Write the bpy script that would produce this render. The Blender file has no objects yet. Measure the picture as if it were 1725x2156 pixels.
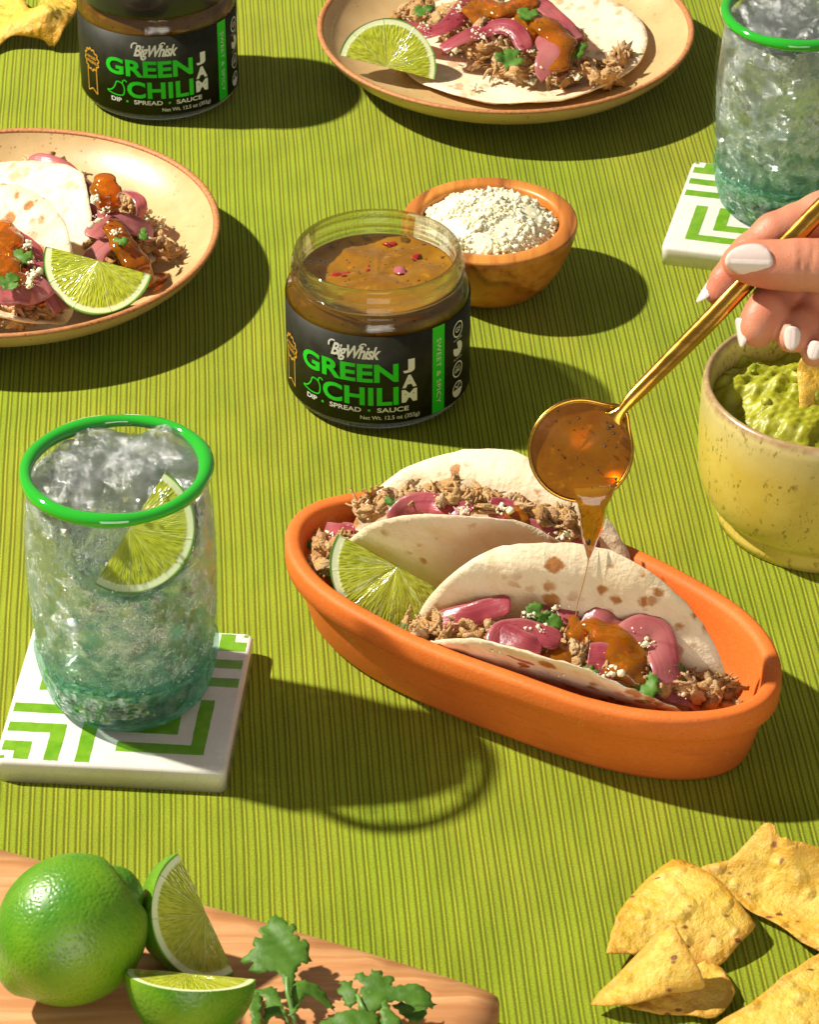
import bpy, bmesh, math, random
import numpy as np
from mathutils import Vector, Matrix
from mathutils.geometry import delaunay_2d_cdt

random.seed(7)
rng = np.random.default_rng(7)
PI = math.pi
sc = bpy.context.scene
COL = sc.collection

# ------------------------------------------------------------------ camera
CAM_F, CAM_P, CAM_H = 6900.0, math.radians(34.5), 0.850
SP, CP = math.sin(CAM_P), math.cos(CAM_P)
CAM_C = np.array([0.0, -CAM_H / math.tan(CAM_P), CAM_H])
cam = bpy.data.cameras.new('camera')
cam.sensor_fit = 'VERTICAL'
cam.sensor_height = 24.0
cam.lens = 24.0 * CAM_F / 2156.0
cam.clip_start = 0.05
cam.clip_end = 50.0
cam.dof.use_dof = True
cam.dof.focus_distance = 1.50
cam.dof.aperture_fstop = 32.0
cam_o = bpy.data.objects.new('camera', cam)
cam_o.location = CAM_C
cam_o.rotation_euler = (PI / 2 - CAM_P, 0, 0)
COL.objects.link(cam_o)
sc.camera = cam_o

# ------------------------------------------------------------------ light
world = bpy.data.worlds.new('World')
sc.world = world
world.use_nodes = True
bg = world.node_tree.nodes['Background']
bg.inputs['Color'].default_value = (1.0, 0.98, 0.94, 1)
bg.inputs['Strength'].default_value = 0.19

def lamp(name, kind, loc, energy, color, target=(0, 0, 0), size=None, radius=None):
    l = bpy.data.lights.new(name, kind)
    l.energy = energy
    l.color = color
    if size: l.size = size
    if radius: l.shadow_soft_size = radius
    o = bpy.data.objects.new(name, l)
    o.location = loc
    o.rotation_euler = (Vector(target) - Vector(loc)).to_track_quat('-Z', 'Y').to_euler()
    COL.objects.link(o)
    return o

lamp('key_lamp', 'POINT', (-1.95, 0.53, 2.10), 735.0, (1.0, 0.945, 0.83), radius=0.048)
lamp('fill_lamp', 'AREA', (0.15, -2.4, 0.50), 28.0, (1.0, 0.93, 0.84), target=(0.05, 0, 0), size=1.5)

vs = sc.view_settings
sc.display_settings.display_device = 'sRGB'
vs.view_transform = 'Standard'
vs.look = 'None'
vs.exposure = 0.08
vs.gamma = 1.0
sc.render.engine = 'CYCLES'
cy = sc.cycles
cy.max_bounces = 20
cy.transmission_bounces = 16
cy.transparent_max_bounces = 32
cy.glossy_bounces = 6
cy.diffuse_bounces = 6
cy.caustics_reflective = False
cy.caustics_refractive = False
cy.sample_clamp_indirect = 6.0
cy.use_denoising = True

# ------------------------------------------------------------------ geometry helpers
def at(px, py, z=0.0):
    """the place at height z seen through the pixel (px, py) of the photograph shown 1725 wide"""
    d = np.array([(px - 862.5) / CAM_F, CP + (1078 - py) / CAM_F * SP, -SP + (1078 - py) / CAM_F * CP])
    return CAM_C + d * ((z - CAM_C[2]) / d[2])

def at_depth(px, py, depth):
    d = np.array([(px - 862.5) / CAM_F, CP + (1078 - py) / CAM_F * SP, -SP + (1078 - py) / CAM_F * CP])
    return CAM_C + d * depth

def depth_of(P):
    q = np.asarray(P) - CAM_C
    return q[1] * CP - q[2] * SP

VR = np.array([1.0, 0, 0])
VU = np.array([0, SP, CP])          # up as the camera sees it
VN = np.array([0, -CP, SP])         # towards the camera

def unit(v):
    v = np.asarray(v, float)
    return v / max(1e-12, np.linalg.norm(v))

def wob(P, freq, seed=0, octaves=3):
    """cheap smooth noise, about -1..1, for arrays of points"""
    P = np.asarray(P, float)
    r = np.random.default_rng(abs(int(seed)))
    out = np.zeros(P.shape[0]); amp = 1.0; tot = 0
    for o in range(octaves):
        for k in range(4):
            d = r.normal(size=P.shape[1]); d /= np.linalg.norm(d)
            out += amp * np.sin(P @ d * freq * r.uniform(.7, 1.3) * 2 * PI + r.uniform(0, 6.28)) * .5
        tot += amp
        amp *= .5; freq *= 2.1
    return out / tot

class MB:
    def __init__(s): s.v = []; s.f = []; s.m = []; s.n = 0
    def add(s, V, F, mat=0):
        V = np.asarray(V, float).reshape(-1, 3)
        s.v.append(V)
        k = s.n
        s.f.extend([tuple(int(i) + k for i in f) for f in F])
        s.m.extend([mat] * len(F))
        s.n += len(V)
        return s
    def mesh(s, name, mats, off=(0, 0, 0), smooth=True, attr=None):
        me = bpy.data.meshes.new(name)
        V = np.concatenate(s.v) - np.asarray(off, float)
        me.from_pydata([tuple(x) for x in V], [], s.f)
        for m in mats: me.materials.append(m)
        me.polygons.foreach_set('material_index', s.m)
        if smooth: me.polygons.foreach_set('use_smooth', [True] * len(s.f))
        if attr is not None:
            a = me.attributes.new('tone', 'FLOAT', 'POINT')
            a.data.foreach_set('value', np.asarray(attr, float))
        me.update()
        return me
    def obj(s, name, mats, parent=None, off=None, smooth=True, kind=None, attr=None, weld=False):
        if not isinstance(mats, (list, tuple)): mats = [mats]
        if off is None:
            off = (0, 0, 0) if parent is None or parent.get('_local') else tuple(root_of(parent).location)
        me = s.mesh(name, mats, off, smooth, attr)
        o = bpy.data.objects.new(name, me)
        COL.objects.link(o)
        if parent is not None: o.parent = parent
        else: o.location = off
        if kind: o['kind'] = kind
        return o

def root_of(o):
    while o.parent is not None: o = o.parent
    return o

def thing(name, label, cat, loc=(0, 0, 0), group=None, kind=None):
    o = bpy.data.objects.new(name, None)
    o.empty_display_size = 0.02
    o.location = tuple(loc)
    COL.objects.link(o)
    return tag(o, label, cat, group, kind)

def tag(o, label=None, cat=None, group=None, kind=None):
    if label: o['label'] = label
    if cat: o['category'] = cat
    if group: o['group'] = group
    if kind: o['kind'] = kind
    return o

def copy_tree(o, parent=None):
    c = o.copy(); COL.objects.link(c)
    c.parent = parent
    for ch in list(o.children): copy_tree(ch, c)
    return c

def lathe(prof, n=72, closed=False):
    P = np.asarray(prof, float); m = len(P)
    V = []; F = []
    for j in range(n):
        a = 2 * PI * j / n
        for r, z in P: V.append((r * math.cos(a), r * math.sin(a), z))
    mm = m if closed else m - 1
    for j in range(n):
        k = (j + 1) % n
        for i in range(mm):
            i2 = (i + 1) % m
            F.append((j * m + i, k * m + i, k * m + i2, j * m + i2))
    return np.array(V), F

def spline(P, per=10, closed=False):
    P = np.asarray(P, float); n = len(P); out = []
    rngi = range(n if closed else n - 1)
    for i in rngi:
        if closed: p0, p1, p2, p3 = P[(i - 1) % n], P[i], P[(i + 1) % n], P[(i + 2) % n]
        else: p0, p1, p2, p3 = P[max(i - 1, 0)], P[i], P[i + 1], P[min(i + 2, n - 1)]
        for k in range(per):
            t = k / per
            out.append(.5 * ((2 * p1) + (p2 - p0) * t + (2 * p0 - 5 * p1 + 4 * p2 - p3) * t * t + (3 * p1 - p0 - 3 * p2 + p3) * t ** 3))
    if not closed: out.append(P[-1])
    return np.array(out)

def tube(path, rad, n=10, caps=True):
    P = np.asarray(path, float); m = len(P)
    R = np.asarray(rad, float)
    if R.ndim == 0: R = np.full(m, float(R))
    T = np.gradient(P, axis=0)
    T /= np.maximum(np.linalg.norm(T, axis=1, keepdims=True), 1e-12)
    a = np.array([0, 0, 1.0]) if abs(T[0][2]) < .9 else np.array([1.0, 0, 0])
    N = unit(np.cross(T[0], a)); V = []; F = []
    for i in range(m):
        N = unit(N - T[i] * (N @ T[i])); B = np.cross(T[i], N)
        for j in range(n):
            t = 2 * PI * j / n
            V.append(P[i] + R[i] * (math.cos(t) * N + math.sin(t) * B))
    for i in range(m - 1):
        for j in range(n):
            k = (j + 1) % n
            F.append((i * n + j, i * n + k, (i + 1) * n + k, (i + 1) * n + j))
    if caps:
        F.append(tuple(range(n - 1, -1, -1))); F.append(tuple((m - 1) * n + j for j in range(n)))
    return np.array(V), F

def ribbon(path, width, thick, up=(0, 0, 1), arch=0.0, n=10, twist=None, taper=.25):
    """a strip of given width and thickness swept along a path; arch bends its cross-section"""
    P = np.asarray(path, float); m = len(P)
    T = np.gradient(P, axis=0); T /= np.maximum(np.linalg.norm(T, axis=1, keepdims=True), 1e-12)
    V = []; F = []
    xs = np.linspace(-1, 1, n)
    half = n
    for i in range(m):
        u = unit(np.asarray(up, float) - T[i] * (np.asarray(up, float) @ T[i]))
        s = np.cross(T[i], u)
        if twist is not None:
            c, q = math.cos(twist[i]), math.sin(twist[i])
            s, u = c * s + q * u, c * u - q * s
        e = min(1.0, min(i, m - 1 - i) / max(1, (m * taper)))
        w = width * (.62 + .38 * math.sin(e * PI / 2)) / 2
        for x in xs:
            V.append(P[i] + s * x * w + u * (arch * width * (1 - x * x) + thick / 2 * math.sqrt(max(.06, 1 - x ** 4))))
        for x in xs[::-1]:
            V.append(P[i] + s * x * w + u * (arch * width * (1 - x * x) - thick / 2 * math.sqrt(max(.06, 1 - x ** 4))))
    k = 2 * n
    for i in range(m - 1):
        for j in range(k):
            j2 = (j + 1) % k
            F.append((i * k + j, i * k + j2, (i + 1) * k + j2, (i + 1) * k + j))
    F.append(tuple(range(k - 1, -1, -1))); F.append(tuple((m - 1) * k + j for j in range(k)))
    return np.array(V), F

_ico = {}
def ico(sub):
    if sub not in _ico:
        b = bmesh.new(); bmesh.ops.create_icosphere(b, subdivisions=sub, radius=1)
        b.verts.ensure_lookup_table()
        _ico[sub] = (np.array([v.co[:] for v in b.verts]), [tuple(v.index for v in f.verts) for f in b.faces]); b.free()
    return _ico[sub]

def rand_rot(r=rng):
    q = r.normal(size=4); q /= np.linalg.norm(q); w, x, y, z = q
    return np.array([[1 - 2 * (y * y + z * z), 2 * (x * y - z * w), 2 * (x * z + y * w)],
                     [2 * (x * y + z * w), 1 - 2 * (x * x + z * z), 2 * (y * z - x * w)],
                     [2 * (x * z - y * w), 2 * (y * z + x * w), 1 - 2 * (x * x + y * y)]])

def seg_dist(Q, P):
    Q = np.asarray(Q)[:, None, :]; A = np.asarray(P)[None]; B = np.roll(A, -1, axis=1)
    d = B - A; t = np.clip(((Q - A) * d).sum(-1) / np.maximum((d * d).sum(-1), 1e-18), 0, 1)
    return np.linalg.norm(Q - A - d * t[..., None], axis=-1).min(1)

def sheet(outline, spacing, map3, thick, jitter=.25, edge=1.0, shrink=0.18):
    """a plate of even thickness with rounded edges cut to a 2-D outline and laid in space by map3"""
    O = np.asarray(outline, float)
    lo, hi = O.min(0), O.max(0); pts = []
    ny = int((hi[1] - lo[1]) / spacing) + 2
    for j in range(ny):
        for i in range(int((hi[0] - lo[0]) / spacing) + 2):
            pts.append((lo[0] + (i + .5 * (j % 2)) * spacing + random.uniform(-1, 1) * jitter * spacing,
                        lo[1] + j * spacing * .87 + random.uniform(-1, 1) * jitter * spacing))
    pts = np.array(pts)
    pts = pts[seg_dist(pts, O) > spacing * .45]
    # an inner ring close to the edge for the rounding
    allp = np.concatenate([O, pts])
    n = len(O)
    vo, eo, fo, _, _, _ = delaunay_2d_cdt([Vector(p) for p in allp], [], [list(range(n))], 1, 1e-7)
    V2 = np.array([v[:] for v in vo])
    used = sorted({i for f in fo for i in f}); new = {k: j for j, k in enumerate(used)}
    V2 = V2[used]; fo = [tuple(new[i] for i in f) for f in fo]; m = len(V2)
    d = seg_dist(V2, O)
    e = 1e-5
    P = map3(V2); Pu = map3(V2 + [e, 0]); Pv = map3(V2 + [0, e])
    N = np.cross(Pu - P, Pv - P); N /= np.maximum(np.linalg.norm(N, axis=1, keepdims=True), 1e-15)
    t = np.maximum(shrink, np.sqrt(np.clip(d / (thick * edge), 0, 1)))[:, None] * thick / 2
    V = np.concatenate([P + N * t, P - N * t])
    F = [tuple(f) for f in fo] + [tuple(i + m for i in reversed(f)) for f in fo]
    cnt = {}
    for f in fo:
        k = len(f)
        for i in range(k):
            a, b = f[i], f[(i + 1) % k]
            cnt[(a, b)] = 1
    for (a, b) in list(cnt):
        if (b, a) not in cnt: F.append((b, a, a + m, b + m))
    return V, F

def idw(C2, H, power=2.2):
    """smooth height field through scattered heights"""
    C2 = np.asarray(C2, float); H = np.asarray(H, float)
    def fn(Q):
        d = np.linalg.norm(np.asarray(Q)[:, None] - C2[None], axis=-1) + 1e-6
        w = 1 / d ** power
        return (w * H).sum(1) / w.sum(1)
    return fn

def tps(C2, H, lam=1e-7):
    """thin plate spline through scattered heights"""
    C2 = np.asarray(C2, float); H = np.asarray(H, float); n = len(C2); s = np.abs(C2 - C2.mean(0)).max(); c = C2.mean(0); X = (C2 - c) / s
    U = lambda r: np.where(r > 1e-9, r * r * np.log(np.maximum(r, 1e-9)), 0)
    K = U(np.linalg.norm(X[:, None] - X[None], axis=-1)) + lam * np.eye(n) * 1e4
    Pm = np.c_[np.ones(n), X]; A = np.block([[K, Pm], [Pm.T, np.zeros((3, 3))]])
    w = np.linalg.solve(A, np.r_[H, 0, 0, 0])
    def fn(Q):
        Y = (np.asarray(Q) - c) / s
        return U(np.linalg.norm(Y[:, None] - X[None], axis=-1)) @ w[:n] + np.c_[np.ones(len(Y)), Y] @ w[n:]
    return fn

def surface_nets(f, lo, hi, h):
    """polygonise the zero surface of a vectorised distance function"""
    lo = np.asarray(lo, float); n = np.ceil((np.asarray(hi) - lo) / h).astype(int) + 1
    ax = [lo[i] + h * np.arange(n[i]) for i in range(3)]
    X, Y, Z = np.meshgrid(*ax, indexing='ij')
    G = f(np.stack([X.ravel(), Y.ravel(), Z.ravel()], 1)).reshape(n)
    c = n - 1
    corner = lambda a, b, d: G[a:a + c[0], b:b + c[1], d:d + c[2]]
    S = np.stack([corner(i & 1, i >> 1 & 1, i >> 2 & 1) for i in range(8)], -1)
    neg = (S < 0).sum(-1)
    act = (neg > 0) & (neg < 8)
    idx = -np.ones(c, int); ii = np.argwhere(act); idx[act] = np.arange(len(ii))
    s = S[act]; acc = np.zeros((len(ii), 3)); cnt = np.zeros(len(ii))
    off = np.array([[i & 1, i >> 1 & 1, i >> 2 & 1] for i in range(8)], float)
    for a in range(8):
        for b in range(a + 1, 8):
            if bin(a ^ b).count('1') != 1: continue
            x = (s[:, a] < 0) != (s[:, b] < 0)
            t = np.where(x, s[:, a] / np.where(x, s[:, a] - s[:, b], 1), 0)[:, None]
            acc += np.where(x[:, None], off[a] + t * (off[b] - off[a]), 0); cnt += x
    V = lo + h * (ii + acc / cnt[:, None])
    F = []
    for d in range(3):
        u, w = (d + 1) % 3, (d + 2) % 3
        A = [slice(None)] * 3; B = [slice(None)] * 3
        A[d] = slice(0, -1); B[d] = slice(1, None)
        ga, gb = G[tuple(A)] < 0, G[tuple(B)] < 0
        e = np.argwhere(ga != gb)
        e = e[(e[:, u] > 0) & (e[:, w] > 0) & (e[:, u] < c[u]) & (e[:, w] < c[w])]
        fl = ga[tuple(e.T)]
        du = np.zeros(3, int); du[u] = 1; dw = np.zeros(3, int); dw[w] = 1
        q = np.stack([idx[tuple((e - du - dw).T)], idx[tuple((e - dw).T)], idx[tuple(e.T)], idx[tuple((e - du).T)]], 1)
        q[~fl] = q[~fl][:, ::-1]
        F.extend(map(tuple, q[(q >= 0).all(1)].tolist()))
    return V, F

def sd_caps(P, a, b, ra, rb):
    a = np.asarray(a, float); b = np.asarray(b, float); d = b - a
    t = np.clip(((P - a) @ d) / max(1e-14, d @ d), 0, 1)
    return np.linalg.norm(P - a - t[:, None] * d, axis=1) - (ra + (rb - ra) * t)

def smin(a, b, k):
    h = np.clip(.5 + .5 * (b - a) / k, 0, 1)
    return b + (a - b) * h - k * h * (1 - h)
# ------------------------------------------------------------------ materials
class NT:
    def __init__(s, name):
        s.m = bpy.data.materials.new(name); s.m.use_nodes = True
        s.t = s.m.node_tree; s.N = s.t.nodes
        s.p = s.N['Principled BSDF']; s.out = s.N['Material Output']
    def n(s, typ, **kw):
        x = s.N.new(typ)
        for k, v in kw.items():
            if k.startswith('i_'):
                key = k[2:]
                key = int(key) if key.isdigit() else key.replace('_', ' ')
                s.inp(x, key, v)
            else: setattr(x, k, v)
        return x
    def inp(s, node, key, v):
        sock = node.inputs[key]
        if isinstance(v, bpy.types.NodeSocket): s.t.links.new(v, sock)
        else:
            if hasattr(sock.default_value, '__len__') and len(sock.default_value) == 4 and len(v) == 3: v = (*v, 1)
            sock.default_value = v
    def coord(s, which='Object'): return s.n('ShaderNodeTexCoord').outputs[which]
    def noise(s, scale, detail=4, rough=.55, vec=None, out='Fac', dist=0.0):
        x = s.n('ShaderNodeTexNoise'); s.inp(x, 'Scale', scale); s.inp(x, 'Detail', detail); s.inp(x, 'Roughness', rough); s.inp(x, 'Distortion', dist)
        s.inp(x, 'Vector', vec if vec is not None else s.coord()); return x.outputs[out]
    def vor(s, scale, vec=None, feature='F1', out='Distance', rand=1.0):
        x = s.n('ShaderNodeTexVoronoi', feature=feature); s.inp(x, 'Scale', scale); s.inp(x, 'Randomness', rand)
        s.inp(x, 'Vector', vec if vec is not None else s.coord()); return x.outputs[out]
    def ramp(s, fac, stops, interp='LINEAR'):
        x = s.n('ShaderNodeValToRGB'); e = x.color_ramp.elements; x.color_ramp.interpolation = interp
        while len(e) < len(stops): e.new(.5)
        for k, (p, c) in enumerate(stops):
            if not hasattr(c, '__len__'): c = (c, c, c)
            e[k].position = p; e[k].color = (*c, 1)
        s.inp(x, 'Fac', fac); return x.outputs['Color']
    def math(s, op, a, b=0.0, c=None):
        x = s.n('ShaderNodeMath', operation=op); s.inp(x, 0, a); s.inp(x, 1, b)
        if c is not None: s.inp(x, 2, c)
        return x.outputs[0]
    def mix(s, fac, a, b, blend='MIX'):
        x = s.n('ShaderNodeMix', data_type='RGBA', blend_type=blend)
        s.inp(x, 0, fac); s.inp(x, 6, a); s.inp(x, 7, b); return x.outputs[2]
    def bump(s, h, strength=.3, dist=.001, normal=None):
        x = s.n('ShaderNodeBump'); s.inp(x, 'Height', h); s.inp(x, 'Strength', strength); s.inp(x, 'Distance', dist)
        if normal is not None: s.inp(x, 'Normal', normal)
        return x.outputs['Normal']
    def set(s, **kw):
        for k, v in kw.items(): s.inp(s.p, k.replace('_', ' '), v)
        return s
    def sep(s, vec=None):
        x = s.n('ShaderNodeSeparateXYZ'); s.inp(x, 0, vec if vec is not None else s.coord()); return x.outputs
    def mapping(s, rot=(0, 0, 0), scale=(1, 1, 1), loc=(0, 0, 0), vec=None):
        x = s.n('ShaderNodeMapping'); s.inp(x, 'Rotation', rot); s.inp(x, 'Scale', scale); s.inp(x, 'Location', loc)
        s.inp(x, 'Vector', vec if vec is not None else s.coord()); return x.outputs[0]

def sss(t, w, radius, scale=.004):
    t.set(Subsurface_Weight=w, Subsurface_Radius=radius, Subsurface_Scale=scale)

def mat_cloth():
    t = NT('ribbed_cloth')
    v = t.mapping(rot=(0, 0, math.radians(-3.85)))
    warp = t.noise(9, 2, vec=v, out='Color')
    wv = t.n('ShaderNodeVectorMath', operation='MULTIPLY_ADD'); t.inp(wv, 0, warp); t.inp(wv, 1, (.0022, .0, 0)); t.inp(wv, 2, v)
    X = t.sep(wv.outputs[0])
    fr = t.math('FRACT', t.math('DIVIDE', X[0], .00475))
    # one narrow bright rib and one wide green rib in each repeat
    h = t.ramp(fr, [(0, .05), (.05, .25), (.13, 1), (.20, 1), (.28, .25), (.335, .0), (.39, .4), (.46, .8), (.80, .85), (.89, .4), (.95, .0), (1.0, .05)])
    c = t.ramp(fr, [(0, (.112, .130, .0025)), (.06, (.19, .21, .006)), (.13, (.295, .325, .014)), (.21, (.295, .325, .014)), (.28, (.19, .21, .006)),
                    (.335, (.112, .132, .0025)), (.41, (.17, .21, .006)), (.52, (.235, .285, .0125)), (.78, (.235, .28, .0125)), (.88, (.17, .20, .0055)), (.95, (.112, .130, .0025)), (1.0, (.112, .130, .0025))])
    cs = t.mapping(rot=(0, 0, math.radians(-3.85)), scale=(1, .35, 1))
    big = t.ramp(t.noise(60, 3, vec=cs), [(.3, (.88, .90, .76)), (.7, (1.14, 1.12, 1.22))])
    yel = t.ramp(t.noise(14, 3, vec=cs), [(.35, (.95, 1.02, .8)), (.65, (1.06, .985, 1.1))])
    weave = t.ramp(t.noise(1500, 2, .7), [(.25, .55), (.75, 1.50)])
    c = t.mix(1.0, t.mix(1.0, t.mix(1.0, c, big, 'MULTIPLY'), yel, 'MULTIPLY'), weave, 'MULTIPLY')
    # threads across the ribs
    tw = t.n('ShaderNodeTexWave', bands_direction='Y', wave_profile='SIN'); t.inp(tw, 'Scale', 420.0); t.inp(tw, 'Distortion', 2.0); t.inp(tw, 'Detail', 2); t.inp(tw, 'Detail Scale', 3); t.inp(tw, 'Vector', v)
    hh = t.math('MULTIPLY_ADD', t.noise(1500, 2, .7), .35, h)
    hh = t.math('MULTIPLY_ADD', tw.outputs['Fac'], .15, hh)
    nrm = t.bump(hh, .55, .0006)
    wr = t.bump(t.noise(7, 3), .3, .012)
    t.inp([x for x in t.N if x.bl_idname == 'ShaderNodeBump'][0], 'Normal', wr)
    t.set(Base_Color=c, Roughness=.85, Normal=nrm, Sheen_Weight=.12, Sheen_Roughness=.4, Specular_IOR_Level=.2)
    return t.m

def mat_ceramic(name, base, dark, speck, rough=.36, zr=None, rimcol=None, coat=.22):
    t = NT(name)
    c = t.mix(t.ramp(t.noise(45, 4), [(.35, 0), (.68, 1)]), base, dark)
    sp = t.ramp(t.vor(330), [(.12, 1), (.26, 0)])
    sp = t.math('MULTIPLY', sp, t.ramp(t.noise(120, 2), [(.48, 0), (.6, 1)]))
    c = t.mix(t.math('MULTIPLY', sp, .75), c, speck)
    sp2 = t.math('MULTIPLY', t.ramp(t.vor(110), [(.06, 1), (.15, 0)]), t.ramp(t.noise(60, 2), [(.5, 0), (.62, 1)]))
    c = t.mix(t.math('MULTIPLY', sp2, .65), c, speck)
    t.set(Base_Color=c, Roughness=t.ramp(t.noise(200, 3), [(.3, rough - .05), (.7, rough + .1)]), Coat_Weight=coat, Coat_Roughness=.30,
          Normal=t.bump(t.noise(260, 3), .12, .0006))
    return t.m

def mat_rawrim():
    t = NT('raw_clay_rim')
    c = t.mix(t.ramp(t.noise(500, 4), [(.3, 0), (.7, 1)]), (.52, .22, .075), (.36, .13, .04))
    c = t.mix(t.ramp(t.vor(420), [(.12, .8), (.3, 0)]), c, (.16, .06, .02))
    t.set(Base_Color=c, Roughness=.6, Normal=t.bump(t.noise(800, 3), .3, .0005))
    return t.m

def mat_terracotta():
    t = NT('terracotta')
    c = t.mix(t.ramp(t.noise(28, 5), [(.3, 0), (.7, 1)]), (.70, .165, .020), (.62, .130, .014))
    c = t.mix(t.ramp(t.noise(600, 3, .7), [(.5, 0), (.75, .35)]), c, (.72, .24, .07))
    c = t.mix(t.ramp(t.noise(22, 5, .6, vec=t.mapping(scale=(1, 1, 5))), [(.56, 0), (.72, .55)]), c, (.42, .095, .022))
    c = t.mix(t.ramp(t.noise(75, 5, .7), [(.60, 0), (.74, .4)]), c, (.78, .34, .14))
    c = t.mix(t.ramp(t.vor(260), [(.07, .6), (.15, 0)]), c, (.40, .10, .03))
    t.set(Base_Color=c, Roughness=.62, Specular_IOR_Level=.35, Normal=t.bump(t.noise(900, 4, .65), .35, .0005))
    return t.m

def mat_wood(name, base, mid, dark, scale=1.0, rot=(0, .3, 0), rough=.42):
    t = NT(name)
    v = t.mapping(rot=rot, scale=(1.0 * scale, .28 * scale, 1.0 * scale))
    dn = t.noise(22, 3, vec=v, out='Color')
    vm = t.n('ShaderNodeVectorMath', operation='MULTIPLY_ADD'); t.inp(vm, 0, dn); t.inp(vm, 1, (.014, .014, .014)); t.inp(vm, 2, v)
    w = t.n('ShaderNodeTexWave', bands_direction='X', wave_profile='SAW'); t.inp(w, 'Scale', 12.0); t.inp(w, 'Distortion', 4.5); t.inp(w, 'Detail', 3); t.inp(w, 'Detail Scale', .9); t.inp(w, 'Vector', vm.outputs[0])
    fine = t.noise(170, 5, .65, vec=t.mapping(rot=rot, scale=(1, .06, 1)))
    c = t.mix(t.ramp(w.outputs['Fac'], [(0, 0), (.55, .35), (.9, 1), (1, .2)]), base, mid)
    c = t.mix(t.ramp(w.outputs['Fac'], [(.84, 0), (.95, .9), (1, 0)]), c, dark)
    c = t.mix(t.math('MULTIPLY', t.ramp(fine, [(.42, 0), (.62, 1)]), .85), c, mid)
    c = t.mix(t.math('MULTIPLY', t.ramp(fine, [(.60, 0), (.72, 1)]), .6), c, dark)
    c = t.mix(t.math('MULTIPLY', t.ramp(t.noise(12, 3, vec=v), [(.5, 0), (.75, 1)]), .5), c, mid)
    t.set(Base_Color=c, Roughness=rough, Coat_Weight=.15, Coat_Roughness=.3, Normal=t.bump(fine, .15, .0006))
    return t.m

def mat_tortilla(name, spots, warm=0.0):
    t = NT(name)
    base = t.mix(t.ramp(t.noise(40, 4), [(.35, 0), (.7, 1)]), (.80, .67, .48), (.76, .59, .37))
    base = t.mix(t.ramp(t.noise(16, 3), [(.45, 0), (.75, .6)]), base, (.78, .64, .42))
    dn = t.noise(160, 3, out='Color')
    vm = t.n('ShaderNodeVectorMath', operation='MULTIPLY_ADD'); t.inp(vm, 0, dn); t.inp(vm, 1, (.006, .006, .006)); t.inp(vm, 2, t.coord())
    clus = t.ramp(t.noise(19, 2), [(.45, 0), (.53, 1)])
    def spots_(scale, r0, r1, lo):
        d = t.vor(scale, vec=vm.outputs[0]); c = t.sep(t.vor(scale, vec=vm.outputs[0], out='Color'))[0]
        return t.math('MULTIPLY', t.ramp(d, [(r0, 1), (r1, 0)]), t.ramp(c, [(lo, 0), (lo + .08, 1)]))
    f = t.math('MULTIPLY', spots_(140, .26, .44, .32), clus)
    f = t.math('MAXIMUM', f, spots_(60, .20, .29, .62))
    f = t.math('MULTIPLY', f, spots)
    c = t.mix(f, base, t.mix(t.noise(300, 3), (.50, .20, .035), (.27, .08, .012)))
    c = t.mix(t.math('MULTIPLY', t.ramp(t.noise(75, 4), [(.55, 0), (.72, 1)]), .45), c, (.70, .46, .21))
    h = t.math('ADD', t.noise(110, 4, .6), t.math('MULTIPLY', t.noise(420, 3), .35))
    t.set(Base_Color=c, Roughness=.62, Specular_IOR_Level=.3, Normal=t.bump(h, .55, .0020))
    return t.m

def mat_meat():
    t = NT('pulled_pork')
    tone = t.n('ShaderNodeAttribute', attribute_name='tone').outputs['Fac']
    c = t.ramp(tone, [(0, (.38, .165, .045)), (.35, (.60, .325, .105)), (.7, (.71, .445, .175)), (1, (.78, .55, .29))])
    c = t.mix(t.ramp(t.noise(420, 4, .6, vec=t.mapping(scale=(1, 2.5, 1))), [(.35, 0), (.75, .6)]), c, (.38, .155, .040))
    c = t.mix(t.ramp(t.noise(130, 3), [(.52, 0), (.72, .55)]), c, (.58, .32, .20))
    c = t.mix(t.ramp(t.noise(90, 3, vec=t.mapping(loc=(1, 2, 3))), [(.55, 0), (.7, .6)]), c, (.54, .26, .055))
    h = t.math('ADD', t.noise(900, 4, .65), t.math('MULTIPLY', t.noise(380, 4, .7, vec=t.mapping(rot=(.4, .8, .3), scale=(.3, 1.6, 1.6))), 1.4))
    t.set(Base_Color=c, Roughness=.36, Specular_IOR_Level=.5, Normal=t.bump(h, .8, .0016))
    return t.m

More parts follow.
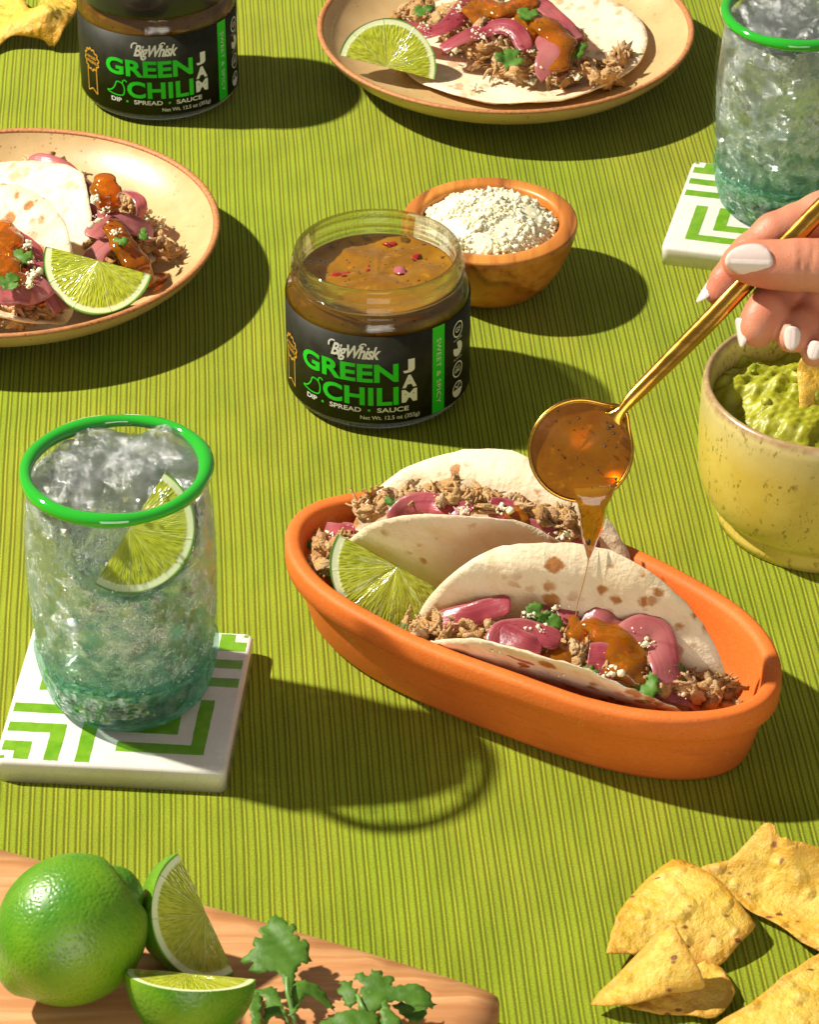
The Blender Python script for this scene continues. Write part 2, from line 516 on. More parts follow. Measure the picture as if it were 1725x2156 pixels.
def mat_onion():
    t = NT('pickled_onion')
    tone = t.n('ShaderNodeAttribute', attribute_name='tone').outputs['Fac']
    edge = t.math('ABSOLUTE', t.math('MULTIPLY_ADD', tone, 2.0, -1.0))
    cv = t.n('ShaderNodeCombineXYZ'); t.inp(cv, 0, t.math('MULTIPLY', tone, 9.0)); t.inp(cv, 1, t.math('MULTIPLY', t.noise(30, 1), 2.0)); t.inp(cv, 2, t.n('ShaderNodeObjectInfo').outputs['Random'])
    fib = t.noise(1.0, 3, .6, vec=cv.outputs[0])
    c = t.mix(t.ramp(t.noise(60, 3), [(.35, 0), (.7, 1)]), (.43, .080, .100), (.27, .027, .042))
    c = t.mix(t.ramp(t.noise(24, 2), [(.45, 0), (.68, .8)]), c, (.60, .25, .22))
    c = t.mix(t.math('MULTIPLY', t.ramp(fib, [(.48, 0), (.7, 1)]), .22), c, (.56, .20, .22))
    c = t.mix(t.math('MULTIPLY', t.ramp(fib, [(.32, 1), (.44, 0)]), .4), c, (.26, .02, .045))
    c = t.mix(t.ramp(edge, [(.86, 0), (1, .6)]), c, (.62, .26, .27))
    t.set(Base_Color=c, Roughness=.27, Specular_IOR_Level=.5, Normal=t.bump(t.math('ADD', t.math('MULTIPLY', fib, .4), t.math('MULTIPLY', t.noise(240, 3), .6)), .5, .0008), Coat_Weight=.15, Coat_Roughness=.10)
    tr = t.n('ShaderNodeBsdfTransparent', i_Color=(.85, .36, .42))
    mx = t.n('ShaderNodeMixShader'); t.inp(mx, 0, .34); t.t.links.new(t.p.outputs[0], mx.inputs[1]); t.t.links.new(tr.outputs[0], mx.inputs[2])
    t.t.links.new(mx.outputs[0], t.out.inputs[0])
    return t.m

def mat_leaf(name, a, b, veins=False):
    t = NT(name)
    c = t.mix(t.ramp(t.noise(110, 4), [(.35, 0), (.7, 1)]), a, b)
    if veins:
        tone = t.n('ShaderNodeAttribute', attribute_name='tone').outputs['Fac']
        c = t.mix(t.ramp(tone, [(.0, .75), (.22, 0)]), c, (.15, .27, .06))
    v = t.noise(380, 3)
    t.set(Base_Color=c, Roughness=.55, Specular_IOR_Level=.3, Normal=t.bump(t.math('ADD', v, t.noise(120, 2)), .4, .0006))
    return t.m

def mat_cheese():
    t = NT('crumbled_cheese')
    c = t.mix(t.ramp(t.noise(130, 4), [(.35, 0), (.7, 1)]), (.86, .80, .58), (.82, .74, .43))
    t.set(Base_Color=c, Roughness=.6, Normal=t.bump(t.noise(900, 3), .35, .0006))
    sss(t, .25, (1, .9, .6), .003)
    return t.m

def mat_lime_rind():
    t = NT('lime_rind')
    c = t.mix(t.ramp(t.noise(26, 4), [(.35, 0), (.68, 1)]), (.045, .195, .004), (.170, .335, .008))
    c = t.mix(t.ramp(t.noise(12, 2), [(.52, 0), (.75, .5)]), c, (.20, .32, .010))
    pores = t.vor(640, feature='SMOOTH_F1')
    c = t.mix(t.ramp(pores, [(.1, .35), (.35, 0)]), c, (.03, .16, .004))
    h = t.math('ADD', t.ramp(pores, [(0, 0), (.5, 1)]), t.math('MULTIPLY', t.noise(130, 3), 1.0))
    t.set(Base_Color=c, Roughness=.37, Specular_IOR_Level=.55, Normal=t.bump(h, .30, .0007))
    sss(t, .12, (.6, 1, .1), .004)
    return t.m

def mat_lime_face(R, n=9.0, phase=.3, glow=False):
    """cut lime: segments fan out from the middle of the straight edge in the local xy plane"""
    t = NT('lime_flesh')
    X = t.sep()
    wn = t.noise(90, 3)
    th = t.math('ARCTAN2', X[1], X[0])
    r = t.math('DIVIDE', t.math('SQRT', t.math('ADD', t.math('MULTIPLY', X[0], X[0]), t.math('MULTIPLY', X[1], X[1]))), R)
    a = t.math('MULTIPLY_ADD', t.math('MULTIPLY_ADD', wn, .22, th), n / 2, phase)
    s = t.math('ABSOLUTE', t.math('SINE', a))
    # membranes: constant width, so divide the angle window by r
    mem = t.ramp(t.math('MULTIPLY', s, t.math('ADD', r, .06)), [(.03, 1), (.085, 0)])
    # pulp sacs: long drops pointing to the middle
    cv = t.n('ShaderNodeCombineXYZ'); t.inp(cv, 0, t.math('MULTIPLY', th, 5.2)); t.inp(cv, 1, t.math('MULTIPLY', r, 1.6)); t.inp(cv, 2, 0.0)
    sac = t.vor(4.2, vec=cv.outputs[0], out='Distance'); sacc = t.vor(4.2, vec=cv.outputs[0], out='Color')
    pulp = t.mix(t.ramp(sac, [(.1, 0), (.6, 1)]), (.36, .41, .009), (.53, .56, .045))
    pulp = t.mix(t.ramp(t.noise(55, 2), [(.35, 0), (.7, .6)]), pulp, (.31, .39, .009))
    c = t.mix(t.math('MULTIPLY', mem, .6), pulp, (.66, .70, .24))
    c = t.mix(t.ramp(r, [(.0, .6), (.06, 0)]), c, (.68, .72, .32))
    c = t.mix(t.ramp(t.math('MULTIPLY_ADD', wn, .03, r), [(.875, 0), (.90, 1)]), c, (.73, .80, .46))
    c = t.mix(t.ramp(r, [(.965, 0), (.985, 1)]), c, (.12, .33, .012))
    h = t.math('SUBTRACT', t.math('MULTIPLY', t.ramp(sac, [(0, 1), (.7, 0)]), t.ramp(r, [(.85, 1), (.9, 0)])), t.math('MULTIPLY', mem, -.5))
    t.set(Base_Color=c, Roughness=t.ramp(r, [(.86, .13), (.92, .4)]), Specular_IOR_Level=.6, Normal=t.bump(h, .55, .0013), Coat_Weight=.4, Coat_Roughness=.06)
    sss(t, .3, (.8, 1, .15), .004)
    if glow:
        tr = t.n('ShaderNodeBsdfTranslucent', i_Color=c)
        mx = t.n('ShaderNodeMixShader'); t.inp(mx, 0, .18); t.t.links.new(t.p.outputs[0], mx.inputs[1]); t.t.links.new(tr.outputs[0], mx.inputs[2])
        t.t.links.new(mx.outputs[0], t.out.inputs[0])
    return t.m

def mat_chip():
    t = NT('corn_chip')
    tone = t.n('ShaderNodeAttribute', attribute_name='tone').outputs['Fac']
    c = t.mix(t.ramp(t.noise(55, 5, .65), [(.36, 0), (.64, 1)]), (.66, .385, .026), (.76, .515, .085))
    bl = t.vor(125, feature='SMOOTH_F1')
    c = t.mix(t.math('MULTIPLY', t.ramp(bl, [(.12, 1), (.34, 0)]), t.ramp(t.noise(70, 2), [(.45, 0), (.6, .8)])), c, (.76, .57, .17))
    c = t.mix(t.ramp(t.noise(330, 4, .65), [(.52, 0), (.70, .55)]), c, (.76, .56, .16))
    c = t.mix(t.ramp(t.noise(300, 4, .65, vec=t.mapping(loc=(2, 5, 1))), [(.55, 0), (.72, .5)]), c, (.52, .23, .012))
    c = t.mix(t.ramp(t.noise(30, 3), [(.54, 0), (.70, .65)]), c, (.56, .25, .014))
    c = t.mix(t.math('MULTIPLY', t.ramp(t.math('MULTIPLY_ADD', t.noise(140, 3), .9, tone), [(.85, 0), (1.45, 1)]), .5), c, (.56, .24, .012))
    sp = t.math('MULTIPLY', t.ramp(t.vor(120, vec=t.mapping(scale=(1, 1.7, .6))), [(.13, 1), (.21, 0)]), t.ramp(t.noise(42, 2), [(.46, 0), (.53, 1)]))
    c = t.mix(t.math('MULTIPLY', sp, .9), c, (.16, .035, .012))
    h = t.math('ADD', t.noise(240, 5, .7), t.math('MULTIPLY', t.ramp(bl, [(0, 1), (.4, 0)]), 1.2))
    t.set(Base_Color=c, Roughness=.42, Specular_IOR_Level=.45, Normal=t.bump(h, .8, .0019))
    return t.m

def mat_guac():
    t = NT('guacamole')
    c = t.mix(t.ramp(t.noise(65, 5, .6), [(.3, 0), (.7, 1)]), (.25, .26, .008), (.38, .37, .020))
    c = t.mix(t.ramp(t.noise(160, 3), [(.58, 0), (.72, .7)]), c, (.52, .50, .10))
    c = t.mix(t.ramp(t.noise(110, 3, vec=t.mapping(loc=(3, 1, 2))), [(.60, 0), (.72, .7)]), c, (.16, .26, .012))
    c = t.mix(t.ramp(t.vor(190), [(.06, .9), (.12, 0)]), c, (.10, .08, .02))
    t.set(Base_Color=c, Roughness=.42, Specular_IOR_Level=.4, Normal=t.bump(t.noise(260, 4, .55), .5, .0009))
    sss(t, .2, (.9, 1, .2), .004)
    return t.m

def mat_jam(name, a, b, transp=.0, specks=True, rough=.06, tint=(.95, .55, .10), coat=.6, ss=.15):
    t = NT(name)
    c = t.mix(t.ramp(t.noise(75, 4), [(.35, 0), (.7, 1)]), a, b)
    c = t.mix(t.ramp(t.noise(210, 2), [(.62, 0), (.72, .45)]), c, tuple(min(1, x * 1.9) for x in a))
    if specks:
        c = t.mix(t.ramp(t.vor(200), [(.07, .85), (.14, 0)]), c, (.05, .022, .006))
    t.set(Base_Color=c, Roughness=rough, Specular_IOR_Level=.6, Coat_Weight=coat, Coat_Roughness=.02, Normal=t.bump(t.noise(120, 3), .25, .0015))
    sss(t, ss, (1, .45, .06), .004)
    if transp > 0:
        tr = t.n('ShaderNodeBsdfTransparent', i_Color=tint)
        mx = t.n('ShaderNodeMixShader'); t.inp(mx, 0, transp); t.t.links.new(t.p.outputs[0], mx.inputs[1]); t.t.links.new(tr.outputs[0], mx.inputs[2])
        gl = t.n('ShaderNodeBsdfGlossy'); t.inp(gl, 'Roughness', .05); t.inp(gl, 'Normal', t.bump(t.noise(120, 3), .25, .0015))
        fr = t.n('ShaderNodeFresnel', i_IOR=1.25)
        m2 = t.n('ShaderNodeMixShader'); t.inp(m2, 0, fr.outputs[0]); t.t.links.new(mx.outputs[0], m2.inputs[1]); t.t.links.new(gl.outputs[0], m2.inputs[2])
        t.t.links.new(m2.outputs[0], t.out.inputs[0])
    return t.m

def mat_glass(name, tint, transp=.55, rough=.0, ior=1.45, bump=None, frost=0.0, frostcol=(.8, .86, .86), tinttr=None, gloss=.5, grough=.30):
    """clear glass: part of the light goes straight through, so that what is inside is lit"""
    t = NT(name)
    t.N.remove(t.p)
    if callable(frostcol): frostcol = frostcol(t)
    g = t.n('ShaderNodeBsdfGlass', i_Color=tint, i_Roughness=rough, i_IOR=ior)
    tr = t.n('ShaderNodeBsdfTransparent', i_Color=tinttr or tint)
    if bump: t.inp(g, 'Normal', bump(t))
    mx = t.n('ShaderNodeMixShader'); t.inp(mx, 0, transp)
    t.t.links.new(g.outputs[0], mx.inputs[1]); t.t.links.new(tr.outputs[0], mx.inputs[2])
    last = mx
    if frost > 0:
        d = t.n('ShaderNodeBsdfTranslucent'); d2 = t.n('ShaderNodeBsdfDiffuse'); t.inp(d, 'Color', frostcol); t.inp(d2, 'Color', frostcol)
        if bump:
            nb = bump(t); t.inp(d, 'Normal', nb); t.inp(d2, 'Normal', nb)
        ms0 = t.n('ShaderNodeMixShader'); t.inp(ms0, 0, .28)
        t.t.links.new(d.outputs[0], ms0.inputs[1]); t.t.links.new(d2.outputs[0], ms0.inputs[2])
        gs = t.n('ShaderNodeBsdfGlossy', i_Roughness=grough); t.inp(gs, 'Color', frostcol if isinstance(frostcol, bpy.types.NodeSocket) else (.95, .97, .96))
        if bump: t.inp(gs, 'Normal', bump(t, 1.0))
        ms = t.n('ShaderNodeMixShader'); t.inp(ms, 0, gloss)
        t.t.links.new(ms0.outputs[0], ms.inputs[1]); t.t.links.new(gs.outputs[0], ms.inputs[2])
        mf = t.n('ShaderNodeMixShader')
        t.inp(mf, 0, t.math('MULTIPLY', t.ramp(t.noise(140, 4, .6), [(.35, .15), (.7, 1.6)]), frost))
        t.t.links.new(last.outputs[0], mf.inputs[1]); t.t.links.new(ms.outputs[0], mf.inputs[2]); last = mf
    t.t.links.new(last.outputs[0], t.out.inputs[0])
    return t.m

def mat_plain(name, col, rough=.4, metal=0.0, spec=.5, coat=0.0, bump=0.0, bscale=300, var=None):
    t = NT(name)
    c = col
    if var: c = t.mix(t.ramp(t.noise(bscale * .3, 4), [(.35, 0), (.7, 1)]), col, var)
    t.set(Base_Color=c, Roughness=rough, Metallic=metal, Specular_IOR_Level=spec, Coat_Weight=coat)
    if bump: t.set(Normal=t.bump(t.noise(bscale, 3), bump, .0006))
    return t.m

def mat_tile():
    t = NT('crackle_white_glaze')
    c = t.mix(t.ramp(t.noise(40, 4), [(.35, 0), (.7, 1)]), (.78, .75, .68), (.72, .67, .58))
    cr = t.ramp(t.vor(140, feature='DISTANCE_TO_EDGE'), [(.0, .35), (.025, 0)])
    c = t.mix(cr, c, (.50, .46, .38))
    t.set(Base_Color=c, Roughness=.2, Coat_Weight=.5, Coat_Roughness=.08, Normal=t.bump(t.noise(90, 3), .12, .0012))
    return t.m

def mat_tile_green():
    t = NT('green_glaze')
    c = t.mix(t.ramp(t.noise(110, 5, .6), [(.32, 0), (.7, 1)]), (.11, .30, .006), (.22, .42, .022))
    t.set(Base_Color=c, Roughness=.22, Coat_Weight=.5, Coat_Roughness=.08)
    return t.m

def mat_skin():
    t = NT('skin')
    c = t.mix(t.ramp(t.noise(60, 4), [(.3, 0), (.7, 1)]), (.58, .245, .140), (.50, .180, .098))
    c = t.mix(t.ramp(t.noise(25, 2), [(.42, 0), (.66, .8)]), c, (.58, .155, .090))
    wr = t.n('ShaderNodeTexNoise'); t.inp(wr, 'Scale', 520); t.inp(wr, 'Detail', 3); t.inp(wr, 'Vector', t.coord())
    pr = t.vor(900)
    t.set(Base_Color=c, Roughness=.5, Specular_IOR_Level=.38, Normal=t.bump(t.math('ADD', wr.outputs['Fac'], pr), .16, .0005))
    sss(t, .22, (1, .35, .2), .003)
    return t.m

def mat_gold():
    t = NT('brushed_gold')
    n = t.noise(300, 3, vec=t.mapping(rot=(0, 0, .5), scale=(.15, 1, 1)))
    t.set(Base_Color=(.60, .305, .048), Metallic=1.0, Roughness=t.ramp(n, [(.3, .18), (.7, .30)]), Normal=t.bump(n, .06, .0004))
    return t.m

def mat_board():
    t = NT('olive_wood')
    v = t.mapping(rot=(0, 0, -.30), scale=(.22, 1, 1))
    dn = t.noise(14, 3, vec=v, out='Color')
    vm = t.n('ShaderNodeVectorMath', operation='MULTIPLY_ADD'); t.inp(vm, 0, dn); t.inp(vm, 1, (.05, .05, .05)); t.inp(vm, 2, v)
    w = t.n('ShaderNodeTexWave', bands_direction='Y', wave_profile='SAW'); t.inp(w, 'Scale', 22.0); t.inp(w, 'Distortion', 3.0); t.inp(w, 'Detail', 3); t.inp(w, 'Vector', vm.outputs[0])
    c = t.mix(t.ramp(w.outputs['Fac'], [(0, 0), (.75, .8), (1, 0)]), (.68, .36, .155), (.52, .23, .085))
    c = t.mix(t.ramp(t.noise(9, 4, vec=v), [(.5, 0), (.66, .8)]), c, (.28, .090, .024))
    c = t.mix(t.ramp(t.noise(200, 4, vec=t.mapping(rot=(0, 0, -.3), scale=(.06, 1, 1))), [(.44, 0), (.62, .75)]), c, (.44, .175, .055))
    t.set(Base_Color=c, Roughness=.5, Normal=t.bump(t.noise(400, 3, vec=t.mapping(rot=(0, 0, -.3), scale=(.06, 1, 1))), .15, .0006))
    return t.m

M = {}
M['cloth'] = mat_cloth()
M['plate'] = mat_ceramic('speckled_stoneware', (.58, .395, .180), (.51, .33, .140), (.20, .10, .035))
M['rim'] = mat_rawrim()
M['yellow'] = None
M['terra'] = mat_terracotta()
M['bowlwood'] = mat_wood('teak_bowl', (.62, .245, .040), (.42, .130, .016), (.13, .035, .007), scale=1.0, rot=(.15, .5, .75))
M['tort_a'] = mat_tortilla('flour_tortilla', .95)
M['tort_b'] = mat_tortilla('flour_tortilla_pale', .55, 0)
M['meat'] = mat_meat()
M['onion'] = mat_onion()
M['leaf'] = mat_leaf('cilantro_leaf', (.052, .135, .010), (.088, .200, .020))
M['leafv'] = mat_leaf('cilantro_leaf_veined', (.050, .128, .009), (.082, .180, .016), veins=True)
M['stem_dark'] = mat_plain('lime_stem_end', (.030, .10, .010), .6, bump=.3)
M['spoonjam'] = mat_jam('spoon_jam', (.42, .165, .003), (.28, .085, .001), transp=.42, tint=(.90, .50, .05), coat=.0, rough=.2)
M['stem'] = mat_plain('cilantro_stem', (.13, .27, .05), .4)
M['cheese'] = mat_cheese()
M['rind'] = mat_lime_rind()
M['chip'] = mat_chip()
M['guac'] = mat_guac()
M['jam'] = mat_jam('pepper_jam', (.30, .130, .003), (.20, .078, .0015), ss=.0)
M['glaze'] = mat_jam('jam_glaze', (.54, .190, .004), (.38, .105, .001), transp=.56, tint=(.92, .42, .05))
M['drip'] = mat_jam('jam_drip', (.52, .235, .008), (.40, .150, .005), transp=.40, tint=(.94, .62, .10))
M['pepper'] = mat_plain('red_pepper', (.34, .012, .008), .12, coat=.8)
M['onionbit'] = mat_plain('onion_bit', (.36, .09, .12), .15, coat=.8)
M['speck'] = mat_plain('herb_fleck', (.045, .02, .01), .35)
M['jarglass'] = mat_glass('jar_glass', (.97, .985, .95), transp=.38, ior=1.47)
M['label'] = mat_plain('label_black', (.014, .014, .007), .5, spec=.18, bump=.05, bscale=500, var=(.024, .023, .013))
M['lab_green'] = mat_plain('label_green', (.010, .56, .018), .38)
M['lab_white'] = mat_plain('label_white', (.74, .73, .70), .45)
M['lab_gold'] = mat_plain('label_gold', (.56, .27, .030), .35)
M['lid'] = mat_plain('black_lid', (.012, .012, .013), .3, spec=.5, coat=.3)
M['tile'] = mat_tile()
M['tilegreen'] = mat_tile_green()
M['tileclay'] = mat_plain('tile_clay', (.55, .30, .20), .7, bump=.3)
M['skin'] = mat_skin()
M['nail'] = mat_plain('pearl_nail', (.72, .57, .52), .22, spec=.5, coat=.7)
M['gold'] = mat_gold()
M['board'] = mat_board()
M['greenglass'] = mat_plain('green_glass_rim', (.016, .36, .016), .06, spec=.6, coat=1.0)
bp_wavy = lambda t, k=1: t.bump(t.noise(70, 3), .35, .003)
M['tumbler'] = mat_glass('tumbler_glass', (.96, .99, .975), transp=.93, ior=1.25, bump=bp_wavy, tinttr=(.975, .992, .985))
M['tumblerbase'] = mat_glass('aqua_glass_base', (.60, .92, .82), transp=.50, ior=1.35, bump=lambda t, k=1: t.bump(t.math('ADD', t.noise(160, 3), t.vor(260, feature='SMOOTH_F1')), .6, .003), frost=.30, frostcol=(.32, .76, .60), tinttr=(.68, .94, .86), gloss=.6, grough=.12)
def facets(scale, k, fine=0.0, warp=.004):
    """crystal facets: each cell of a cell pattern tilts the surface its own way"""
    def fn(t, mul=1.0):
        dn = t.noise(130, 2, out='Color')
        vm = t.n('ShaderNodeVectorMath', operation='MULTIPLY_ADD'); t.inp(vm, 0, dn); t.inp(vm, 1, (warp,) * 3); t.inp(vm, 2, t.coord())
        col = t.vor(scale, vec=vm.outputs[0], out='Color')
        col2 = t.vor(scale * 2.7, vec=vm.outputs[0], out='Color')
        mx = t.mix(.35, col, col2)
        v = t.n('ShaderNodeVectorMath', operation='SUBTRACT'); t.inp(v, 0, mx); t.inp(v, 1, (.5, .5, .5))
        v2 = t.n('ShaderNodeVectorMath', operation='SCALE'); t.inp(v2, 0, v.outputs[0]); t.inp(v2, 'Scale', k * mul)
        g = t.n('ShaderNodeNewGeometry')
        v3 = t.n('ShaderNodeVectorMath', operation='ADD'); t.inp(v3, 0, g.outputs['Normal']); t.inp(v3, 1, v2.outputs[0])
        v4 = t.n('ShaderNodeVectorMath', operation='NORMALIZE'); t.inp(v4, 0, v3.outputs[0])
        if fine: return t.bump(t.noise(340, 4, .65), fine, .003, v4.outputs[0])
        return v4.outputs[0]
    return fn
M['ice'] = mat_glass('clear_ice', (1, 1, 1), transp=.46, rough=.02, ior=1.25, bump=facets(110, .9, .7), frost=.26, frostcol=(.92, .98, .95), tinttr=(1, 1, 1), gloss=.72, grough=.20)
M['bubble'] = mat_glass('bubble', (.95, 1, .98), transp=.4, ior=1.33)
M['glint'] = mat_glass('ice_glint_flake', (1, 1, 1), transp=.40, rough=.02, ior=1.2, frost=.45, frostcol=(.90, .98, .94), gloss=.88, grough=.11)
M['fizz'] = mat_glass('fizz_bubble', (.95, 1, .98), transp=.35, ior=1.2, frost=.40, frostcol=(.80, .97, .90), gloss=.8, grough=.10)
def aqua(t):
    return t.ramp(t.math('MULTIPLY_ADD', t.noise(40, 2), .02, t.math('ADD', t.sep()[2], -.01)), [(.018, (.42, .84, .68)), (.034, (.72, .95, .86)), (.052, (.93, 1, .96)), (.10, (.97, 1, .98))])
M['water'] = mat_glass('sparkling_water', (.96, 1, .98), transp=.50, rough=.02, ior=1.18, bump=facets(135, 2.0, 1.0, .006), tinttr=(1, 1, 1), frost=.78, frostcol=aqua, gloss=.74, grough=.15)
# ------------------------------------------------------------------ the table
def mat_yellow():
    t = NT('yellow_stoneware')
    Z = t.sep()[2]
    c = t.mix(t.ramp(t.noise(40, 4), [(.35, 0), (.7, 1)]), (.62, .47, .095), (.55, .39, .055))
    c = t.mix(t.ramp(Z, [(.048, 0), (.070, .55)]), c, (.58, .54, .30))
    sv = t.mapping(scale=(1, 1, .6))
    sp = t.math('MULTIPLY', t.ramp(t.noise(480, 3, .6, vec=sv), [(.55, 0), (.63, 1)]), t.ramp(t.noise(90, 2), [(.45, 0), (.58, 1)]))
    c = t.mix(t.math('MULTIPLY', sp, .85), c, (.22, .17, .025))
    edge = t.ramp(t.math('MULTIPLY_ADD', t.noise(200, 3), .006, Z), [(.0722, 0), (.0738, .9), (.0746, .9), (.0760, .2)])
    c = t.mix(edge, c, (.30, .17, .08))
    t.set(Base_Color=c, Roughness=.3, Coat_Weight=.3, Coat_Roughness=.15, Normal=t.bump(t.noise(160, 4), .15, .001))
    return t.m
M['yellow'] = mat_yellow()

b = MB()
n = 40
xs = np.linspace(-1.6, 1.6, n)
b.add([(x, y, 0) for y in xs for x in xs], [(j * n + i, j * n + i + 1, (j + 1) * n + i + 1, (j + 1) * n + i) for j in range(n - 1) for i in range(n - 1)])
cl = b.obj('tablecloth', M['cloth'], off=(0, 0, 0), kind='structure')
tag(cl, 'lime green ribbed tablecloth covering the whole table', 'tablecloth')

# ------------------------------------------------------------------ jars of jam
JR = .0444
def wrap(V, lift):
    V = np.asarray(V, float); a = V[:, 0] / JR
    r = JR + lift
    return np.stack([r * np.sin(a), -r * np.cos(a), V[:, 1]], 1)

def text_flat(txt, s0, s1, z0, z1, bold=0.0, shear=0.0, rot=0, spacing=1.0):
    cu = bpy.data.curves.new('t', 'FONT'); cu.body = txt; cu.offset = bold; cu.shear = shear; cu.resolution_u = 4; cu.space_character = spacing
    o = bpy.data.objects.new('t', cu); COL.objects.link(o)
    dg = bpy.context.evaluated_depsgraph_get()
    me = bpy.data.meshes.new_from_object(o.evaluated_get(dg))
    bpy.data.objects.remove(o); bpy.data.curves.remove(cu)
    V = np.array([v.co[:2] for v in me.vertices])
    if rot: V = np.stack([V[:, 1], -V[:, 0]], 1) if rot < 0 else np.stack([-V[:, 1], V[:, 0]], 1)
    lo, hi = V.min(0), V.max(0)
    V = (V - lo) / (hi - lo) * [s1 - s0, z1 - z0] + [s0, z0]
    bm_ = bmesh.new(); bm_.from_mesh(me); bm_.verts.ensure_lookup_table()
    for v, c in zip(bm_.verts, V): v.co = (c[0], c[1], 0)
    for x in np.arange(s0 + .002, s1, .002):
        bmesh.ops.bisect_plane(bm_, geom=bm_.verts[:] + bm_.edges[:] + bm_.faces[:], plane_co=(x, 0, 0), plane_no=(1, 0, 0))
    bm_.verts.index_update()
    out = np.array([v.co[:] for v in bm_.verts]), [tuple(v.index for v in f.verts) for f in bm_.faces]
    bm_.free(); bpy.data.meshes.remove(me)
    return out

def stroke_flat(P, w, closed=False):
    P = np.asarray(P, float)
    if closed: P = np.concatenate([P, P[:1]])
    T = np.gradient(P, axis=0)
    if closed: T[0] = T[-1] = P[1] - P[-2]
    T /= np.maximum(np.linalg.norm(T, axis=1, keepdims=True), 1e-12)
    N = np.stack([-T[:, 1], T[:, 0]], 1) * w / 2
    V = np.concatenate([P + N, P - N]); m = len(P)
    return V, [(i, i + m, i + m + 1, i + 1) for i in range(m - 1)]

def dense(P, step=.0006):
    P = np.asarray(P, float); out = [P[0]]
    for a, c in zip(P[:-1], P[1:]):
        k = max(1, int(np.linalg.norm(c - a) / step))
        out += [a + (c - a) * (i + 1) / k for i in range(k)]
    return np.array(out)

